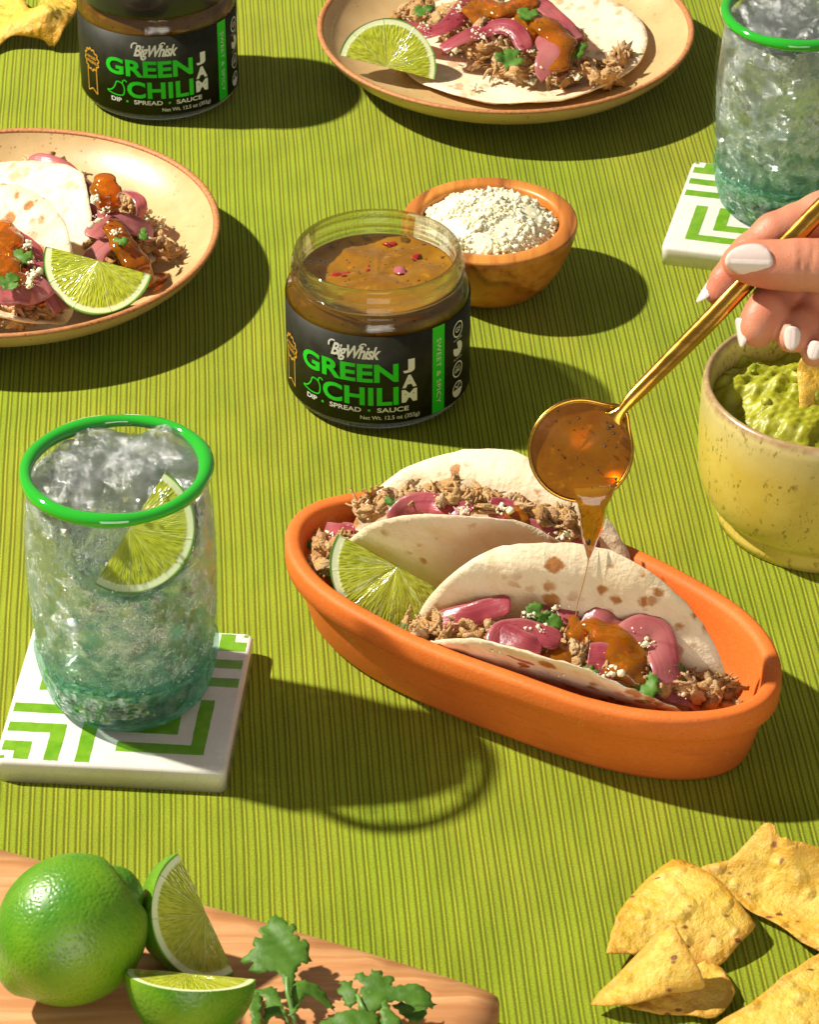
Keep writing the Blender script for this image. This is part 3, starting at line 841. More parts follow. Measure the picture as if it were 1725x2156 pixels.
def make_jar_base(root):
    g = MB().add(*lathe([(1e-5, 0), (.036, 0), (.0402, .0010), (.0428, .0040), (.0440, .0090), (.0440, .0545), (.0437, .0568), (.0424, .0592), (.0408, .0608), (.0402, .0622),
                         (.0402, .0634), (.0414, .0645), (.0415, .0656), (.0403, .0668), (.0399, .0685), (.0410, .0697), (.0411, .0706), (.0399, .0717), (.0398, .0738), (.0397, .0752), (.0391, .0762),
                         (.0383, .0764), (.0376, .0759), (.0373, .0748), (.0372, .0640), (.0378, .0615), (.0400, .0590), (.0416, .0555), (.0418, .0500), (.0418, .0090), (.0400, .0055), (.036, .0042), (1e-5, .0042)], 96))
    g.obj('glass_body', M['jarglass'], root, off=(0, 0, 0))
    V, F = lathe([(1e-5, .0040), (.036, .0040), (.0402, .0052), (.0420, .0090), (.0420, .0501), (.0418, .0557), (.0402, .0593), (.0380, .0616), (.03745, .0634), (.0362, .0630), (.033, .0622), (.028, .0622), (.022, .0623), (.016, .0624), (.010, .0624), (.005, .0624), (1e-5, .0624)], 96)
    top = (V[:, 2] > .0618) & (np.hypot(V[:, 0], V[:, 1]) < .0345)
    V[top, 2] += .0014 * wob(V[top][:, :2], 45, 3, 3)
    MB().add(V, F).obj('jam', M['jam'], root, off=(0, 0, 0))
    # label and its print
    R1 = JR - .00012; n = 120; a = np.linspace(-2.9, 2.9, n); V = []; F = []
    for t in a:
        for r, z in ((R1, .0068), (R1, .0545), (R1 - .00012, .0545), (R1 - .00012, .0068)):
            V.append((r * math.sin(t), -r * math.cos(t), z))
    for i in range(n - 1):
        for j in range(4): F.append((i * 4 + j, i * 4 + 4 + j, i * 4 + 4 + (j + 1) % 4, i * 4 + (j + 1) % 4))
    lb = MB().add(V, F).obj('label', M['label'], root, off=(0, 0, 0))
    def put(name, parts, mat, lift=.00018):
        m = MB()
        for V2, F2 in parts: m.add(wrap(V2, lift), F2)
        m.obj(name, M[mat], lb, off=(0, 0, 0), smooth=False)
    T = text_flat
    put('lettering', [T('GREEN', -.0405, .0100, .0296, .0398, .032, spacing=1.0), T('CHILI', -.0275, .0100, .0168, .0270, .032, spacing=1.03)], 'lab_green')
    # the brand in a script hand
    put('lettering', [T('BigWhisk', -.0228, .0018, .0402, .0494, .028, .42, spacing=.9),
                      stroke_flat(spline([(-.0085, .0490), (-.0070, .0505), (-.0056, .0506), (-.0052, .0497)], 6), .0007),
                      stroke_flat(spline([(-.0238, .0470), (-.0236, .0490), (-.0222, .0503), (-.0205, .0502)], 6), .0008)], 'lab_white')
    put('lettering', [T('J', .0122, .0180, .0338, .0412, .05), T('A', .0118, .0190, .0256, .0326, .05), T('M', .0115, .0192, .0176, .0246, .05)], 'lab_white')
    put('lettering', [T('DIP', -.0378, -.0312, .0130, .0156, .02), T('SPREAD', -.0238, -.0078, .0130, .0156, .02), T('SAUCE', -.0002, .0150, .0130, .0156, .02), T('Net Wt. 12.5 oz (355g)', -.0082, .0205, .0083, .0112, .004)], 'lab_white')
    dots = []
    for s in (-.0278, -.0040):
        th = np.linspace(0, 2 * PI, 14)[:-1]
        dots.append((np.stack([s + .0007 * np.cos(th), .0142 + .0007 * np.sin(th)], 1), [tuple(range(13))]))
    dots = [(V2, F2) for V2, F2 in dots]
    for d_ in dots: put('bullet_dot', [d_], 'lab_green')
    # chilli outline
    ch = spline([(-.0402, .0186), (-.0375, .0196), (-.0352, .0222), (-.0340, .0250), (-.0318, .0252), (-.0300, .0240), (-.0292, .0214), (-.0298, .0182), (-.0318, .0171), (-.0360, .0172)], 6, closed=True)
    put('chilli_emblem', [stroke_flat(ch, .0007, True), stroke_flat(spline([(-.0302, .0243), (-.0300, .0262), (-.0286, .0268), (-.0276, .0258)], 6), .0007)], 'lab_green')
    # award rosette
    th = np.linspace(0, 2 * PI, 73)[:-1]; cx, cz = -.0528, .0325
    ros = np.stack([cx + (.0062 + .0006 * np.sin(12 * th)) * np.cos(th), cz + (.0062 + .0006 * np.sin(12 * th)) * np.sin(th)], 1)
    rb = dense([(cx - .0042, cz - .0052), (cx - .0042, .0125), (cx, .0150), (cx + .0042, .0125), (cx + .0042, cz - .0052)])
    put('award_emblem', [stroke_flat(ros, .0009, True), stroke_flat(rb, .0007), T('AWARD', cx - .0044, cx + .0044, cz + .0003, cz + .0022, .02), T('WINNING', cx - .0046, cx + .0046, cz - .0024, cz - .0005, .02)], 'lab_gold')
    # side stripe
    st = dense([(.0276, 0), (.0350, 0)], .001)[:, 0]
    V2 = [(s, z) for s in st for z in (.0069, .0544)]
    put('side_stripe', [(V2, [(2 * i, 2 * i + 2, 2 * i + 3, 2 * i + 1) for i in range(len(st) - 1)])], 'lab_green', .00010)
    put('lettering', [T('SWEET & SPICY', .0300, .0326, .0120, .0478, .0, rot=-1, spacing=1.1)], 'lab_white', .0003)
    bad = []
    for k, cz in enumerate((.0462, .0355, .0240, .0130)):
        r = .0040; c = np.stack([.0455 + r * np.cos(th), cz + r * np.sin(th)], 1)
        if k in (0, 2): bad.append(stroke_flat(c, .0007, True))
        if k == 1:
            V2 = np.concatenate([c, [(.0455, cz)]]); L = len(c)
            lf = [i for i in range(L) if not 20 < i < 32]
            bad.append((V2, [(i, (i + 1) % L, L) for i in lf]))
        if k == 3:
            bad.append(stroke_flat(c, .0007, True)); half = np.stack([.0455 + r * np.cos(th[36:] ), cz + r * np.sin(th[36:])], 1)
            bad.append((half, [tuple(range(len(half)))]))
            bad.append(stroke_flat([(.0437, cz + .0020), (.0452, cz + .0008), (.0474, cz + .0028)], .0008))
    bad += [T('GF', .0432, .0478, .0448, .0476, .01), T('NON', .0438, .0472, .0249, .0262, .01), T('GMO', .0428, .0482, .0225, .0246, .01),
            T('GLUTEN FREE', .0418, .0492, .0404, .0414, .0), T('ALL NATURAL', .0418, .0492, .0298, .0308, .0)]
    put('badges', bad, 'lab_white')
    return lb

JAR1 = at(797, 812)
jar = thing('jam_jar', 'open glass jar of pepper jam with black label, no lid, beside the wooden bowl', 'jar', JAR1, 'jars of green chili jam')
jar['_local'] = True
make_jar_base(jar)
JAR2 = at(338, 188)
jar2 = copy_tree(jar)
jar2.location = JAR2; jar2.rotation_euler = (0, 0, math.radians(16))
tag(jar2, 'closed jam jar with black screw lid standing behind the left plate', 'jar')
MB().add(*lathe([(1e-5, .0640), (.0418, .0640), (.0422, .0643), (.0424, .0650), (.0424, .0775), (.0420, .0790), (.0410, .0797), (.0395, .0798), (.0385, .0793), (.036, .0790), (1e-5, .0790)], 96)).obj('lid', M['lid'], jar2, off=(0, 0, 0))
# what floats in the open jar
def flake(poly, z0, thick, mat, parent, name, off, tilt=0.0, up=0.0):
    P = np.array([at(x, y, z0)[:2] for x, y in poly]) - off[:2]
    c = P.mean(0)
    P = c + (P - c) * 1.0
    mp = lambda q: np.stack([q[:, 0], q[:, 1], z0 + up + tilt * (q[:, 0] - c[0]) + .0006 * wob(q, 200, 5, 1)], 1)
    return MB().add(*sheet(spline(P, 3, True), .0012, mp, thick)).obj(name, M[mat], parent, off=(0, 0, 0))
for poly, m_, nm in [([(804, 512), (822, 506), (836, 513), (820, 518)], 'pepper', 'pepper_piece'), ([(866, 541), (880, 528), (886, 536), (874, 548)], 'pepper', 'pepper_piece'),
                 ([(690, 577), (735, 572), (738, 580), (700, 586)], 'pepper', 'pepper_piece'), ([(764, 578), (776, 559), (780, 568), (770, 584)], 'pepper', 'pepper_piece'),
                 ([(828, 566), (845, 560), (858, 572), (840, 577)], 'onionbit', 'onion_piece')]:
    flake(poly, .0626, .0016, m_, jar, nm, JAR1, up=-.0004)
fb = MB()
r_ = np.random.default_rng(4)
for k in range(26):
    a = r_.uniform(0, 6.28); q = .034 * math.sqrt(r_.uniform())
    V, F = ico(1); fb.add(V * [.0005, .0004, .0003] + [q * math.cos(a), q * math.sin(a), .0632 + .0004 * r_.normal()], F)
fb.obj('herb_flecks', M['speck'], jar, off=(0, 0, 0), kind='stuff')
fb = MB()
for a, q, s in [(1.75, .0345, .0014), (2.3, .0350, .0011), (1.2, .0345, .0020), (.9, .0350, .0009), (2.0, .0350, .0007), (.5, .034, .0008)]:
    V, F = ico(2); fb.add(V * s + [q * math.cos(a), q * math.sin(a), .0634], F)
fb.obj('air_bubbles', M['bubble'], jar, off=(0, 0, 0), kind='stuff')

# ------------------------------------------------------------------ plates
def make_plate(root):
    K = 1.072
    sc_ = lambda L: [(r * K if r > .001 else r, z) for r, z in L]
    MB().add(*lathe(sc_([(1e-5, .004), (.045, .004), (.0475, .0005), (.0495, 0), (.052, .0005), (.0535, .0035), (.066, .0052), (.080, .0098), (.090, .0158), (.0965, .0220), (.0990, .0262), (.0994, .0270),
                     ]), 120)).add(*lathe(sc_([(.0962, .0272), (.0945, .0245), (.088, .0180), (.078, .0128), (.065, .0094), (.045, .0080), (.02, .0076), (1e-5, .0076)]), 120)).obj('body', M['plate'], root, off=(0, 0, 0))
    MB().add(*lathe(sc_([(.0994, .0270), (.0996, .0276), (.0991, .0284), (.0981, .0287), (.0970, .0283), (.0962, .0272), (.0975, .0265)]), 120, closed=True)).obj('rim', M['rim'], root, off=(0, 0, 0))
PL1 = at(20, 480, .0275); PL1[2] = 0
PL2 = at(1065, 54, .0275); PL2[2] = 0
plate = thing('plate', 'speckled tan plate holding two folded tacos, at the left edge', 'plate', PL1, 'speckled stoneware plates'); plate['_local'] = True
make_plate(plate)
plate2 = copy_tree(plate); plate2.location = PL2; plate2.rotation_euler = (0, 0, 2.1)
tag(plate2, 'speckled tan plate holding the open flat tortilla, at the top edge', 'plate')

# ------------------------------------------------------------------ wooden bowl of cheese
BW = at(1032, 466, .037); BW[2] = 0
wb = thing('wooden_bowl', 'small round wooden bowl filled with crumbled white cheese', 'bowl', BW)
V, F = lathe([(1e-5, 0), (.021, 0), (.0255, .0012), (.031, .0060), (.037, .0150), (.0412, .0245), (.0436, .0330), (.0443, .0368), (.0440, .0378), (.0432, .0383), (.0376, .0386), (.0356, .0382), (.0350, .0368), (.0344, .032), (.0325, .021), (.024, .012), (1e-5, .0095)], 96)
MB().add(V + BW, F).obj('bowl', M['bowlwood'], wb)
hb = MB()
V, F = lathe([(.0336, .030), (.0328, .0325), (.029, .0372), (.024, .0415), (.016, .0442), (.008, .0456), (1e-5, .0460)], 60)
hb.add(V + BW, F)
r_ = np.random.default_rng(11)
V0, F0 = ico(1)
for k in range(3200):
    q = .0338 * math.sqrt(r_.uniform()); a = r_.uniform(0, 6.28)
    z = .0318 + .0142 * (1 - (q / .0352) ** 2) + .0016 * math.sin(q * math.cos(a) * 260) * math.cos(q * math.sin(a) * 220)
    s = r_.choice([.0008, .0012, .0016, .0022], p=[.40, .35, .19, .06])
    V = V0 * (1 + .28 * r_.normal(size=(len(V0), 1))) * s * r_.uniform(.75, 1.25, 3)
    hb.add(V @ rand_rot(r_).T + BW + [q * math.cos(a), q * math.sin(a), z + r_.uniform(-.0005, .0012)], F0)
ch = hb.obj('crumbled_cheese', M['cheese'], off=(0, 0, 0), kind='stuff')
tag(ch, 'heap of crumbled white cheese in the wooden bowl', 'cheese')

# ------------------------------------------------------------------ bowl of guacamole
GB = at(1758, 800, .072); GB[2] = 0
gb = thing('stoneware_bowl', 'yellow speckled stoneware bowl holding guacamole at the right edge', 'bowl', GB)
V, F = lathe([(1e-5, .002), (.043, .002), (.0455, 0), (.0490, .0008), (.0496, .0050), (.0484, .0076), (.0490, .0092), (.0528, .0122), (.0565, .0185), (.0583, .0265), (.0589, .0360), (.0590, .0500), (.0588, .0650), (.0582, .0700), (.0570, .0720), (.0556, .0716), (.0548, .0700), (.0543, .060), (.0530, .040), (.045, .020), (1e-5, .014)], 110)
MB().add(V + GB, F).obj('body', M['yellow'], gb)
n = 150; V = []; F = []
for j in range(n):
    for i in range(n): V.append(((i / (n - 1) * 2 - 1) * .0536, (j / (n - 1) * 2 - 1) * .0536, 0))
V = np.array(V); rr = np.hypot(V[:, 0], V[:, 1])
s1 = np.sin(np.arctan2(V[:, 1] - .012, V[:, 0] - .012) * 2.0 + rr * 60 + .9 * wob(V[:, :2], 14, 5, 2))
z = .0560 + .0046 * s1 + .0030 * np.abs(s1) ** 3 * np.sign(s1) + .0050 * wob(V[:, :2], 20, 8, 3) + .0011 * wob(V[:, :2], 90, 9, 2) + .0004 * wob(V[:, :2], 300, 2, 2)
hump = np.exp(-((V[:, 0] + .004) ** 2 / .016 ** 2 + (V[:, 1] - .020) ** 2 / .018 ** 2)); z += .003 * hump
z -= .0025 * np.clip(rr / .0536, 0, 1) ** 4
V[:, 2] = z
ins = rr < .0546
F = [(j * n + i, j * n + i + 1, (j + 1) * n + i + 1, (j + 1) * n + i) for j in range(n - 1) for i in range(n - 1)]
F = [f for f in F if all(ins[k] for k in f)]
gm = MB().add(V + GB, F)
r_ = np.random.default_rng(3)
for k in range(22):
    q = .048 * math.sqrt(r_.uniform()); a = r_.uniform(0, 6.28); x, y = q * math.cos(a), q * math.sin(a)
    i, j = int((x / .0536 + 1) / 2 * (n - 1)), int((y / .0536 + 1) / 2 * (n - 1))
    V2, F2 = ico(2); s = r_.uniform(.0012, .0036)
    V2 = V2 * (1 + .35 * wob(V2, .6, k, 3)[:, None]) * s * r_.uniform(.6, 1.4, 3)
    gm.add(V2 @ rand_rot(r_).T + GB + [x, y, z[j * n + i] + s * .15], F2)
go = gm.obj('guacamole', M['guac'], off=tuple(GB + [0, 0, .05]))
tag(go, 'chunky green guacamole filling the yellow bowl', 'guacamole')

# ------------------------------------------------------------------ tiles
def make_tile(root):
    H = .0478; T = .0105
    bm_ = bmesh.new(); bmesh.ops.create_cube(bm_, size=1)
    for v in bm_.verts: v.co = (v.co.x * 2 * H, v.co.y * 2 * H, (v.co.z + .5) * T)
    bmesh.ops.bevel(bm_, geom=[e for e in bm_.edges if abs(e.verts[0].co.z - e.verts[1].co.z) > .001], offset=.004, segments=5, affect='EDGES', profile=.5)
    bmesh.ops.bevel(bm_, geom=[e for e in bm_.edges if e.verts[0].co.z > T - 1e-5 and e.verts[1].co.z > T - 1e-5], offset=.0020, segments=4, affect='EDGES', profile=.5)
    bmesh.ops.recalc_face_normals(bm_, faces=bm_.faces)
    bm_.verts.index_update()
    m = MB().add([v.co[:] for v in bm_.verts], [tuple(v.index for v in f.verts) for f in bm_.faces]); bm_.free()
    m.obj('body', M['tile'], root, off=(0, 0, 0))
    g = MB()
    def rect(x0, x1, y0, y1, z=T + .00003, h=.00009):
        jr = lambda: random.uniform(-.00012, .00012)
        k = 8; V = []
        ring = [(x0 + (x1 - x0) * i / k, y0 + jr()) for i in range(k)] + [(x1 + jr(), y0 + (y1 - y0) * i / k) for i in range(k)] + \
               [(x1 - (x1 - x0) * i / k, y1 + jr()) for i in range(k)] + [(x0 + jr(), y1 - (y1 - y0) * i / k) for i in range(k)]
        L = len(ring)
        V = [(a, c, z) for a, c in ring] + [(a, c, z + h) for a, c in ring]
        g.add(V, [tuple(range(L, 2 * L))] + [(i, (i + 1) % L, L + (i + 1) % L, L + i) for i in range(L)])
    c_ = .0478; e = .0022
    for sx, sy, typ in ((-1, -1, 'A'), (1, 1, 'A'), (1, -1, 'B'), (-1, 1, 'B')):
        def box(p0, p1, q0, q1):
            X = sorted((sx * (H - p0), sx * (H - p1))); Y = sorted((sy * (H - q0), sy * (H - q1)))
            rect(X[0], X[1], Y[0], Y[1])
        if typ == 'A':
            for a0, a1 in ((e, .0040), (.0075, .0138), (.0202, .0262), (.0330, .0390)):
                box(a0, a1, e, a1)
                if a0 > e: box(e, a0, a0, a1)
        else:
            for a0, a1 in ((.0105, .0165), (.0230, .0290), (.0350, .0410)):
                box(a0, a1, a0, .0470); box(a1, .0470, a0, a1)
    g.obj('glaze_pattern', M['tilegreen'], root, off=(0, 0, 0), smooth=False)
tile = thing('ceramic_tile', 'white tile with green key pattern under the glass at lower left', 'tile', (-.1183, -.1505, 0), 'patterned tile coasters'); tile['_local'] = True
make_tile(tile); tile.rotation_euler = (0, 0, math.radians(-4.7))
tile2 = copy_tree(tile); tile2.location = (.187, .260, 0); tile2.rotation_euler = (0, 0, math.radians(-103.9))
tag(tile2, 'white tile with green key pattern under the glass behind the hand', 'tile')

# ------------------------------------------------------------------ tumblers of iced water
def make_glass(root):
    out = [(1e-5, 0), (.026, 0), (.0315, .0012), (.0345, .0050), (.0368, .0130), (.0385, .0240), (.0402, .0420), (.0410, .0600), (.0408, .0780), (.0396, .0940), (.0380, .1040), (.0370, .1095)]
    inn = [(.0352, .1095), (.0362, .1035), (.0378, .0930), (.0390, .0770), (.0391, .0600), (.0383, .0420), (.0365, .0260), (.0340, .0175), (.0290, .0140), (.018, .0130), (1e-5, .0128)]
    V, F = lathe(out + inn, 96)
    r = np.hypot(V[:, 0], V[:, 1]); ang = np.arctan2(V[:, 1], V[:, 0])
    k = 1 + .006 * np.sin(3 * ang + V[:, 2] * 40) * (r > .02) * (V[:, 2] < .1) + .004 * np.sin(7 * ang - V[:, 2] * 90) * (V[:, 2] < .1)
    V[:, 0] *= k; V[:, 1] *= k
    P = len(out) + len(inn)
    low = lambda f: V[list(f)][:, 2].mean() < .0250
    FA = [f for f in F if not low(f)]; FB = [f for f in F if low(f)]
    m = MB(); m.add(V, FA)
    m.obj('glass_wall', M['tumbler'], root, off=(0, 0, 0))
    MB().add(V, FB).obj('glass_base', M['tumblerbase'], root, off=(0, 0, 0))
    th = np.linspace(0, 2 * PI, 13)[:-1]
    V, F = lathe([(.0362 + .0030 * math.cos(t), .1100 + .0028 * math.sin(t)) for t in th], 110, closed=True)
    an = np.arctan2(V[:, 1], V[:, 0]); dr_ = np.hypot(V[:, 0], V[:, 1]) - .0362
    kk = 1 + .10 * np.sin(3 * an + 1) + .06 * np.sin(7 * an)
    R_ = .0362 + .0003 * np.sin(2 * an) + dr_ * kk
    V = np.stack([R_ * np.cos(an), R_ * np.sin(an), .1100 + (V[:, 2] - .1100) * kk + .0004 * np.sin(2 * an + .5)], 1)
    MB().add(V, F).obj('rim', M['greenglass'], root, off=(0, 0, 0))
    # bubbles in the water, thickest near the bottom
    m = MB(); r_ = np.random.default_rng(21); V0, F0 = ico(1)
    for i in range(1300):
        z = .0150 + .075 * r_.uniform() ** 2.6; R = np.interp(z, [.014, .02, .03, .045, .07, .095], [.028, .033, .0362, .0376, .0382, .036])
        R = np.interp(z, [.0131, .0143, .0178, .0263, .0421, .06, .077, .093], [.018, .0288, .0338, .0363, .0381, .0389, .0388, .0376])
        q = R - .0001; a = r_.uniform(0, 6.28); s = r_.uniform(.00025, .0009) * (1.3 if z < .035 else .75)
        m.add(V0 * s + [q * math.cos(a), q * math.sin(a), z], F0)
    sh = MB(); r_ = np.random.default_rng(33)
    for i in range(620):  # thin ice flakes added along the wall and top to catch glints
        z = r_.uniform(.030, .100); R = np.interp(z, [.0263, .0421, .06, .077, .093, .100], [.0363, .0381, .0389, .0388, .0376, .0366]) - .0020
        a = r_.uniform(0, 6.28)
        if i > 480: R *= math.sqrt(r_.uniform(0, .9)); z = .1056
        elif -2.1 < a - 2 * PI < -.6 and z > .066: continue
        s = r_.uniform(.0007, .0024)
        V = np.array([(-1, -.4, -.08), (.8, -.7, -.05), (1, .5, -.08), (-.5, .8, -.05), (-.1, 0, .12), (.1, .1, -.18)]) * s * r_.uniform(.6, 1.2, 3)
        sh.add(V @ rand_rot(r_).T * [1, 1, 1] + [R * math.cos(a), R * math.sin(a), z], [(0, 1, 4), (1, 2, 4), (2, 3, 4), (3, 0, 4), (1, 0, 5), (2, 1, 5), (3, 2, 5), (0, 3, 5)])
    sh.obj('ice_glint_flakes', M['glint'], root, off=(0, 0, 0), smooth=False, kind='stuff')
    m.obj('bubbles', M['fizz'], root, off=(0, 0, 0), kind='stuff')

def make_water(root, lime=None):
    zz = np.linspace(.0263, .0930, 26)
    V, F = lathe([(1e-5, .0131), (.018, .0133), (.0288, .0143), (.0338, .0178)] + [(float(np.interp(z, [.0263, .0421, .0600, .0770, .0930], [.0363, .0381, .0389, .0388, .0376])), float(z)) for z in zz] + [(.0362, .1035), (.0345, .1046), (.026, .1044), (.016, .1045), (1e-5, .1044)], 120)
    V = np.array(V)
    tp = V[:, 2] > .1040
    V[tp, 2] += .0022 * wob(V[tp][:, :2], 45, 6, 2)
    if lime is not None:
        c, nrm, rad = lime
        d = V - c; along_ = d @ nrm; rr = np.linalg.norm(d - np.outer(along_, nrm), axis=1)
        w = np.clip((rad - rr) / .004, 0, 1) * (V[:, 1] < .01)
        push = np.maximum(along_ + .0100, 0) * w
        V -= np.outer(push, nrm)
    MB().add(V, F).obj('water', M['water'], root, off=(0, 0, 0))

def round_cube(size, seed):
    r = np.random.default_rng(seed)
    bm_ = bmesh.new(); bmesh.ops.create_cube(bm_, size=1)
    bmesh.ops.subdivide_edges(bm_, edges=bm_.edges[:], cuts=5, use_grid_fill=True)
    bm_.verts.index_update()
    V = np.array([v.co[:] for v in bm_.verts]) * 2; F = [tuple(v.index for v in f.verts) for f in bm_.faces]; bm_.free()
    p = 16.0; nrm = (np.abs(V) ** p).sum(1) ** (1 / p); V = V / nrm[:, None]
    V *= 1 + .05 * wob(V, .3, seed, 2)[:, None]
    return V * size / 2 * r.uniform(.75, 1.2, 3), F

GL1 = np.array([-.1178, -.1450, .0105]); GL2 = np.array([.1965, .2690, .0105])
g1 = thing('drinking_glass', 'tumbler of iced water with green rim and lime wedge, at lower left', 'glass', GL1, 'green rimmed glasses of iced water'); g1['_local'] = True
make_glass(g1)
LIME_IN = (np.array([.0062, -.0190, .0945]), VN, .0290)
g2 = copy_tree(g1); make_water(g1, LIME_IN); make_water(g2); g2.location = GL2; g2.rotation_euler = (0, 0, 2.4)
tag(g2, 'tumbler of iced water with green rim and no lime, behind the hand', 'glass')

def ice(center, seed0, where, avoid=None):
    r = np.random.default_rng(seed0)
    protos = []
    k = 0; placed = []
    tries = 0
    while k < 17 and tries < 9000:
        tries += 1
        z = r.uniform(.024, .104) if k > 11 else r.uniform(.092, .1045); R = np.interp(z, [.02, .03, .05, .09, .104, .109], [.025, .0275, .0295, .0285, .027, .025]) - .002
        q = R * (math.sqrt(r.uniform()) if z > .088 else r.uniform(.85, 1)); a = r.uniform(0, 6.28)
        p = np.array([q * math.cos(a), q * math.sin(a), z])
        if any(np.linalg.norm(p - o_) < .0140 for o_ in placed): continue
        if avoid is not None and any(np.linalg.norm(center + p - c) < d for c, d in avoid): continue
        placed.append(p)
        V, F = round_cube(r.uniform(.018, .025), seed0 * 100 + k)
        V = V @ rand_rot(r).T
        rad = np.hypot(V[:, 0] + p[0], V[:, 1] + p[1])
        lim = np.interp(V[:, 2] + p[2], [0, .014, .0175, .026, .042, .06, .077, .093, .12], [.02, .029, .0335, .036, .0378, .0386, .0385, .0372, .034]) - .0006
        sc_ = np.minimum(1, lim / np.maximum(rad, 1e-9))
        V[:, 0] = (V[:, 0] + p[0]) * sc_ - p[0]; V[:, 1] = (V[:, 1] + p[1]) * sc_ - p[1]
        V[:, 2] = np.clip(V[:, 2] + p[2], .0150, .1125 + .15 * np.maximum(V[:, 2] + p[2] - .1125, 0)) - p[2]
        o = MB().add(V + center + p, F).obj('ice_cube', M['ice'], off=tuple(center + p))
        up = 'clear ice cube floating at the top of the %s' if z > .085 else ('clear ice cube near the bottom of the %s' if z < .045 else 'clear ice cube in the middle of the %s')
        tag(o, up % where, 'ice cube', 'ice cubes in the %s, %s' % (where, 'top' if z > .085 else 'bottom' if z < .045 else 'middle'))
        k += 1
# ------------------------------------------------------------------ terracotta dish
RIMPX = [(598, 1124), (617, 1083), (674, 1054), (773, 1039), (900, 1036), (1040, 1055), (1180, 1096), (1318, 1151), (1471, 1220), (1573, 1290), (1631, 1367), (1649, 1424), (1634, 1469), (1573, 1507), (1471, 1526), (1344, 1513), (1216, 1488), (1089, 1446), (961, 1398), (834, 1347), (706, 1277), (643, 1226), (608, 1169)]
rim = spline(np.array([at(x, y, .0395)[:2] for x, y in RIMPX]), 12, True)
DC = rim.mean(0)
seg = np.r_[0, np.cumsum(np.linalg.norm(np.diff(np.r_[rim, rim[:1]], axis=0), axis=1))]
ts = np.linspace(0, seg[-1], 129)[:-1]
rc = np.r_[rim, rim[:1]]
rim = np.stack([np.interp(ts, seg, rc[:, i]) for i in range(2)], 1)
ft = np.fft.fft(rim[:, 0] + 1j * rim[:, 1]); ft[6:-5] = 0; cc = np.fft.ifft(ft); rim = np.stack([cc.real, cc.imag], 1)
tg = np.roll(rim, -1, 0) - np.roll(rim, 1, 0); tg /= np.linalg.norm(tg, axis=1, keepdims=True)
nin = np.stack([-tg[:, 1], tg[:, 0]], 1)
if ((DC - rim) * nin).sum() < 0: nin = -nin
prof = [(.0300, .0010), (.0150, 0), (.0122, .0008), (.0105, .0035), (.0070, .0170), (.0046, .0275), (.0042, .0286), (.0036, .0290), (.0010, .0294), (.0003, .0302), (.0, .0340), (.0001, .0390), (.0007, .0405), (.0020, .0412),
        (.0050, .0412), (.0066, .0404), (.0076, .0385), (.0085, .0330), (.0110, .0200), (.0150, .0110), (.0200, .0080), (.0300, .0070)]
V = []; F = []; n = len(rim); m = len(prof)
for i in range(n):
    for d, z in prof:
        zz = z + .0004 * math.sin(i * .35) * (z > .02)
        V.append((*(rim[i] + nin[i] * d), zz))
for i in range(n):
    k = (i + 1) % n
    for j in range(m - 1): F.append((i * m + j, k * m + j, k * m + j + 1, i * m + j + 1))
V.append((*DC, .0010)); V.append((*DC, .0070)); c0 = len(V) - 2
for i in range(n):
    k = (i + 1) % n
    F.append((i * m, c0, k * m)); F.append((i * m + m - 1, k * m + m - 1, c0 + 1))
b = MB().add(V, F)
dish = b.obj('serving_dish', M['terra'], off=(*DC, 0))
tag(dish, 'oval orange terracotta dish holding two tacos', 'dish')

def keep_in_dish(P, gap=.0016):
    """push points off the inner wall of the dish"""
    i = np.argmin(((P[:, None, :2] - rim[None]) ** 2).sum(-1), 1)
    d = ((P[:, :2] - rim[i]) * nin[i]).sum(1)
    need = np.interp(P[:, 2], [.007, .0080, .0110, .0200, .0330, .0385, .0412, .0430], [.030, .020, .015, .011, .0085, .0076, .004, -.02]) + gap
    P = P.copy(); P[:, :2] += nin[i] * np.maximum(need - d, 0)[:, None]; P[:, 2] = np.maximum(P[:, 2], .0070 + gap)
    return P

# ------------------------------------------------------------------ food builders
in_taco1 = in_taco2 = False

